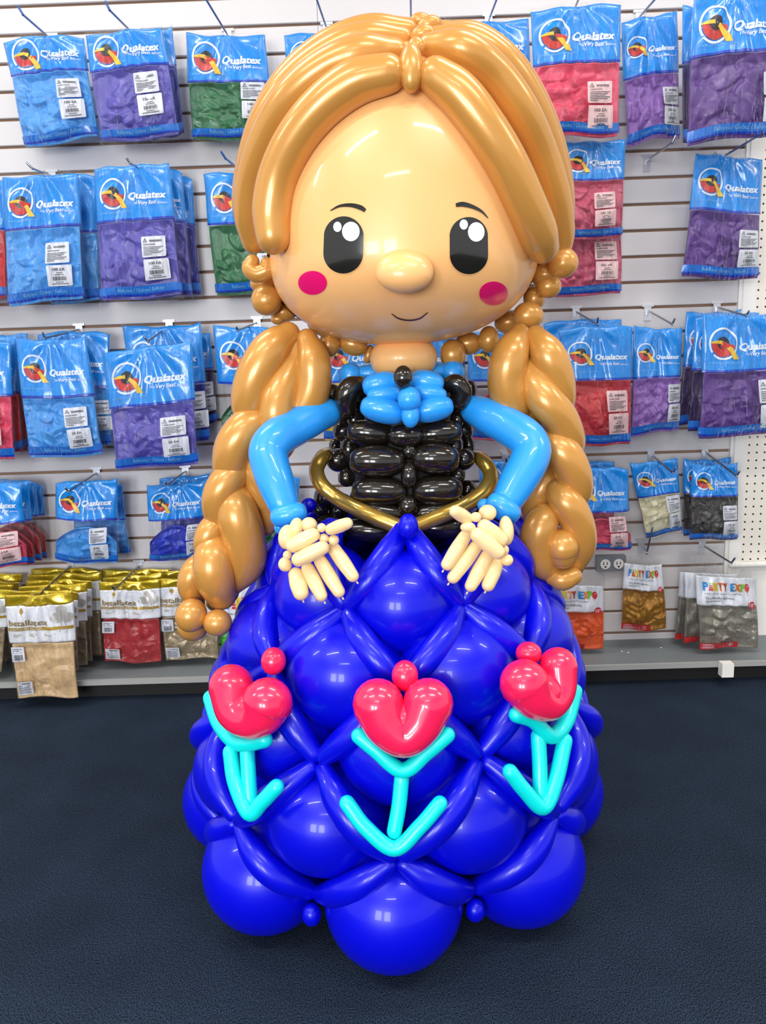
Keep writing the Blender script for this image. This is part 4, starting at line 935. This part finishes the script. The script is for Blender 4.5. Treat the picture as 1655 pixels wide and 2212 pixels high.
B([(1008, 762-46), (1150, 712), (1160, 948), (1016, 958)], .10, 'pink', 'pink balloon bag between bodice and right braid, third row', hb=.44, detail=1, full=False)
B([(1173, 692), (1344, 688), (1350, 930), (1185, 935)], .06, 'red', 'rear blue-topped bag behind the red 50 EA bag, third row', hb=.47, detail=0)
B([(1206, 706), (1367, 704), (1362, 966), (1246, 970)], .14, 'red', 'crimson balloon bag labelled 50 EA right of the right braid', hb=.43, stk=(.74, .52, .88), txt='50 EA', sw=.34)
B([(1369, 708), (1474, 712), (1466, 932), (1362, 950)], .10, 'lilac', 'bright lilac balloon bag in the third row beside the crimson one', hb=.45, stk=(.84, .52, .88), sw=.3)
B([(1484, 676), (1600, 674), (1590, 915), (1462, 925)], .06, 'dpurple', 'rearmost dark purple bag of three at the right edge, third row', hb=.46, detail=1)
B([(1503, 680), (1640, 676), (1630, 925), (1484, 940)], .11, 'dpurple', 'middle dark purple bag of three at the right edge, third row', hb=.45, detail=1)
B([(1520, 684), (1688, 680), (1700, 940), (1508, 954)], .16, 'purple', 'front dark purple bag of three at the right edge, third row', hb=.44, stk=(.80, .52, .92))
# --- fourth row
B([(-10, 1040), (92, 1044), (104, 1212), (10, 1216)], .033, 'red', 'red 2 EA bag rearmost of four at the left edge, fourth row', hb=.40, detail=0, full=False)
B([(-30, 1035), (76, 1038), (92, 1216), (-10, 1220)], .08, 'red', 'red 2 EA bag third from the front at the left edge, fourth row', hb=.42, detail=0, full=False)
B([(-60, 1042), (62, 1040), (76, 1222), (-40, 1226)], .125, 'red', 'red 2 EA bag second from the front at the left edge, fourth row', hb=.45, detail=1, full=False)
B([(-90, 1046), (45, 1042), (62, 1226), (-75, 1232)], .175, 'pink', 'reddish 2 EA bag frontmost at the left edge, fourth row', hb=.46, txt='2 EA', full=False, stk=(.74, .56, .92), sw=.34)
B([(150, 1040), (263, 1050), (283, 1198), (165, 1204)], .045, 'sky', 'sky blue bag behind the large-balloon sky bag, fourth row', hb=.48, detail=0)
B([(120, 1040), (254, 1038), (256, 1222), (120, 1216)], .12, 'sky', 'sky blue bag labelled 2 EA holding one big folded balloon, fourth row', hb=.45, txt='2 EA', full=False, stk=(.72, .54, .92), sw=.27)
B([(344, 1030), (452, 1028), (456, 1204), (350, 1208)], .045, 'navy', 'rear blue-topped bag behind the deep violet 2 EA bag, fourth row', hb=.42, detail=0)
B([(318, 1052), (446, 1040), (432, 1210), (324, 1216)], .13, 'blue2', 'deep violet-blue 2 EA bag left of the left braid, fourth row', hb=.44, txt='2 EA', full=False, stk=(.88, .52, .92), sw=.27)
B([(520, 1030), (648, 1028), (640, 1202), (530, 1206)], .08, 'green', 'green balloon bag behind the left sleeve, fourth row', hb=.42, detail=2, txt='2 EA', full=False, stk=(.82, .5, .9))
B([(1034, 996), (1150, 994), (1146, 1176), (1040, 1180)], .08, 'rose', 'pink labelled bag seen between right hand and right braid', hb=.36, detail=2, txt='2 EA', full=False, stk=(.86, .48, .94), sw=.34)
B([(1230, 998), (1328, 996), (1326, 1170), (1236, 1176)], .05, 'rose', 'rear blue-topped bag behind the crimson 2 EA bag, fourth row', hb=.5, detail=0)
B([(1226, 1012), (1357, 1008), (1364, 1190), (1240, 1196)], .12, 'pink', 'crimson 2 EA bag right of the right braid, fourth row', hb=.51, txt='2 EA', full=False, stk=(.75, .56, .93), sw=.30)
B([(1360, 1002), (1464, 992), (1474, 1150), (1398, 1168)], .09, 'cream', 'white balloon bag in the fourth row above the amber-gold bag', hb=.43, txt='50 EA', stk=(.78, .46, .9), sw=.36)
B([(1476, 994), (1580, 992), (1580, 1156), (1476, 1160)], .07, 'black', 'rear bag of black balloons partly covered by another, fourth row right', hb=.42, detail=1)
B([(1496, 1006), (1594, 1002), (1595, 1168), (1488, 1170)], .12, 'black', 'front bag of black balloons beside the pegboard, fourth row', hb=.40, txt='100 EA', stk=(.78, .52, .90), sw=.32)
# --- bottom row, gold-foil bags on the left
G = gold_bag
for k, (x, y) in enumerate([(-60, 1238), (-70, 1252), (-82, 1262)]):
    G([(x-40, y+4), (x+110, y), (x+98, y+222), (x-40, y+226)], .04+.045*k, 'taupe', ['taupe foil-top bag rearmost at the bottom left edge', 'taupe foil-top bag second from the back at the bottom left edge', 'taupe foil-top bag third from the back at the bottom left edge'][k], detail=0)
G([(-135, 1282), (26, 1272), (16, 1518), (-120, 1528)], .19, 'taupe', 'beige foil-top bag cut off by the left edge, bottom row', detail=1)
for k, (x0, x1, y, b_) in enumerate([(66, 218, 1226, 1440), (60, 219, 1237, 1450), (56, 197, 1250, 1460), (40, 188, 1261, 1485), (22, 168, 1274, 1495)]):
    G([(x0, y+3), (x1, y), (x1+12, b_), (x0+8, b_+4)], .022+.042*k, 'taupe', ['rearmost', 'second from the back', 'third from the back', 'fourth from the back', 'second from the front'][k]+' foil-top bag on the hook of the cream bag', detail=1 if k > 1 else 0)
G([(10, 1288), (157, 1281), (175, 1513), (34, 1518)], .25, 'beige', 'foil-top bag of large pearly beige balloons, frontmost at bottom left')
for k, (x0, x1, y, b_) in enumerate([(222, 368, 1228, 1440), (222, 352, 1240, 1446)]):
    G([(x0, y+5), (x1, y), (x1+5, b_), (x0+2, b_)], .05+.035*k, 'wine', ['rearmost foil-top bag behind the dark red bag, bottom row', 'middle foil-top bag behind the dark red bag, bottom row'][k], detail=0)
G([(214, 1256), (345, 1255), (356, 1453), (224, 1458)], .13, 'wine', 'foil-top bag of dark red balloons, bottom row left')
G([(338, 1232), (470, 1230), (476, 1446), (350, 1450)], .05, 'taupe', 'foil-top bag behind the pearly taupe bag, bottom row', detail=0)
G([(336, 1250), (474, 1248), (478, 1452), (356, 1452)], .12, 'taupe', 'foil-top bag of pearly taupe balloons under the left braid tip')
party_bag([(480, 1200), (612, 1196), (610, 1446), (476, 1450)], .10, 'lime', 'white-card bag of green balloons between left braid and skirt', 'Solid', (.30, .72), 1)
# --- bottom row, white-card bags on the right
party_bag([(1180, 1220), (1306, 1226), (1307, 1434), (1184, 1428)], .12, 'orange', 'clear bag of orange balloons with white card, right of the skirt', 'Solid', (.22, .52), 2)
party_bag([(1350, 1176), (1428, 1180), (1443, 1362), (1338, 1366)], .10, 'goldc', 'clear bag of metallic amber-gold balloons with white card', 'Metallic', (.22, .50), 2, gather=.75)
party_bag([(1470, 1196), (1560, 1200), (1565, 1392), (1455, 1392)], .06, 'silver', 'rearmost bag of silver balloons at bottom right', 'Metallic', (.20, .48), 0)
party_bag([(1478, 1202), (1600, 1206), (1596, 1408), (1474, 1410)], .10, 'silver', 'middle bag of silver balloons at bottom right', 'Metallic', (.18, .46), 0)
party_bag([(1498, 1209), (1635, 1218), (1640, 1420), (1508, 1424)], .15, 'silver', 'front bag of silver balloons with white card, bottom right', 'Metallic', (.17, .48), 2)

# --- hooks
for br, be, tp, L, lab, col, pl_ in [
    ((112, 86), (50, 32), (39, 14), .26, 'wire hook of the sky blue bag at the top left', 'blue_wire', True),
    ((290, 75), (237, 22), (228, 4), .26, 'wire hook above the violet-blue bag, top row', 'blue_wire', True),
    ((492, 76), (440, -10), (434, -24), .26, 'wire hook above the green bag, top row', 'blue_wire', True),
    ((706, 62), (678, -20), (676, -34), .26, 'wire hook rising left of the doll\'s hair top', 'blue_wire', True),
    ((888, 52), (887, -25), (887, -38), .26, 'wire hook straight above the doll\'s parting', 'blue_wire', True),
    ((1056, 44), (1080, -20), (1083, -32), .26, 'wire hook rising right of the doll\'s hair top', 'blue_wire', True),
    ((1238, 28), (1258, -22), (1262, -34), .28, 'wire hook above the large pink bag, top row', 'blue_wire', True),
    ((1382, 36), (1428, -16), (1432, -30), .26, 'wire hook above the lilac bag, top row', 'blue_wire', True),
    ((112, 380), (70, 364), (58, 352), .24, 'wire hook of the sky blue bags, second row left', 'metal', True),
    ((312, 368), (281, 353), (273, 340), .26, 'wire hook of the violet bags, second row', 'metal', True),
    ((520, 368), (487, 342), (478, 328), .24, 'wire hook over the green bag, second row', 'blue_wire', True),
    ((1398, 347), (1452, 309), (1459, 294), .24, 'bare wire hook with plate and no bag, second row right', 'metal', True),
    ((1560, 340), (1640, 292), (1646, 280), .26, 'wire hook over the lone purple bag, second row right', 'blue_wire', True),
    ((170, 712), (98, 731), (92, 718), .22, 'wire hook over the sky blue 50 EA bag, third row', 'metal', True),
    ((365, 704), (320, 738), (313, 729), .26, 'wire hook over the violet 50 EA bag, third row', 'metal', True),
    ((555, 697), (514, 714), (511, 706), .18, 'wire hook over the pale green bag, third row', 'metal', True),
    ((850, 688), (846, 716), (846, 704), .14, 'wire hook hidden by the chin, over the yellow bag', 'metal', True),
    ((930, 686), (932, 722), (932, 710), .14, 'wire hook hidden by the chin, right of the neck', 'metal', True),
    ((1092, 984), (1094, 1000), (1094, 990), .14, 'wire hook behind the right sleeve', 'metal', True),
    ((1245, 674), (1290, 700), (1292, 686), .2, 'wire hook over the crimson 50 EA bag, third row', 'metal', True),
    ((1400, 671), (1452, 700), (1458, 688), .22, 'wire hook over the bright lilac bag, third row', 'metal', True),
    ((1550, 664), (1612, 682), (1618, 672), .22, 'wire hook over the dark purple bags, third row', 'metal', True),
    ((208, 1022), (148, 1062), (141, 1054), .22, 'wire hook over the big folded sky balloon, fourth row', 'metal', True),
    ((400, 1018), (362, 1048), (357, 1042), .22, 'wire hook over the deep violet 2 EA bag, fourth row', 'metal', True),
    ((1407, 982), (1453, 1021), (1460, 1010), .22, 'wire hook over the white balloon bag, fourth row', 'metal', True),
    ((1524, 977), (1591, 1028), (1598, 1018), .22, 'wire hook over the black balloon bags, fourth row', 'metal', True),
    ((1386, 1176), (1398, 1192), (1410, 1138), .16, 'wire hook of the amber-gold bag with tip turned up', 'metal', True),
    ((1518, 1178), (1580, 1216), (1588, 1205), .22, 'wire hook over the silver bags, bottom right', 'metal', True),
    ((300, 1222), (248, 1274), (242, 1266), .20, 'wire hook over the dark red bag, bottom row', 'metal', True),
    ((152, 1222), (76, 1294), (72, 1286), .24, 'wire hook over the beige foil-top bags, bottom row', 'metal', True)]:
    hook(br, be, tp, L, lab, col, plate=pl_)
# --- electrical outlet on the slats
oa, ob = P(1289, 1201, D-.02), P(1350, 1232, D-.02)
bx = MB(); bx.box((oa.x, D-.03, ob.z), (ob.x, D-.001, oa.z)); ot = thing('power_outlet', 'grey metal box with two white power sockets low on the slatted wall', 'outlet', ((oa.x+ob.x)/2, D, ob.z))
bx.build('cover_plate', M['outlet_grey'], ot, smooth=False)
for fx in (.28, .74):
    cx = oa.x+(ob.x-oa.x)*fx; cz = (oa.z+ob.z)/2
    v, f = tube([(cx, D-.029, cz), (cx, D-.033, cz)], .0165, 2, 28, cap=.02); ro = mesh_obj('socket', v, f, M['outlet_white'], ot, smooth=False)
    sl = MB(); sl.box((cx-.0075, D-.0345, cz-.002), (cx-.005, D-.033, cz+.008)); sl.box((cx+.004, D-.0345, cz-.002), (cx+.0065, D-.033, cz+.008)); sl.box((cx-.003, D-.0345, cz-.011), (cx+.003, D-.033, cz-.006)); sl.build('slot', M['dark'], ro, smooth=False)
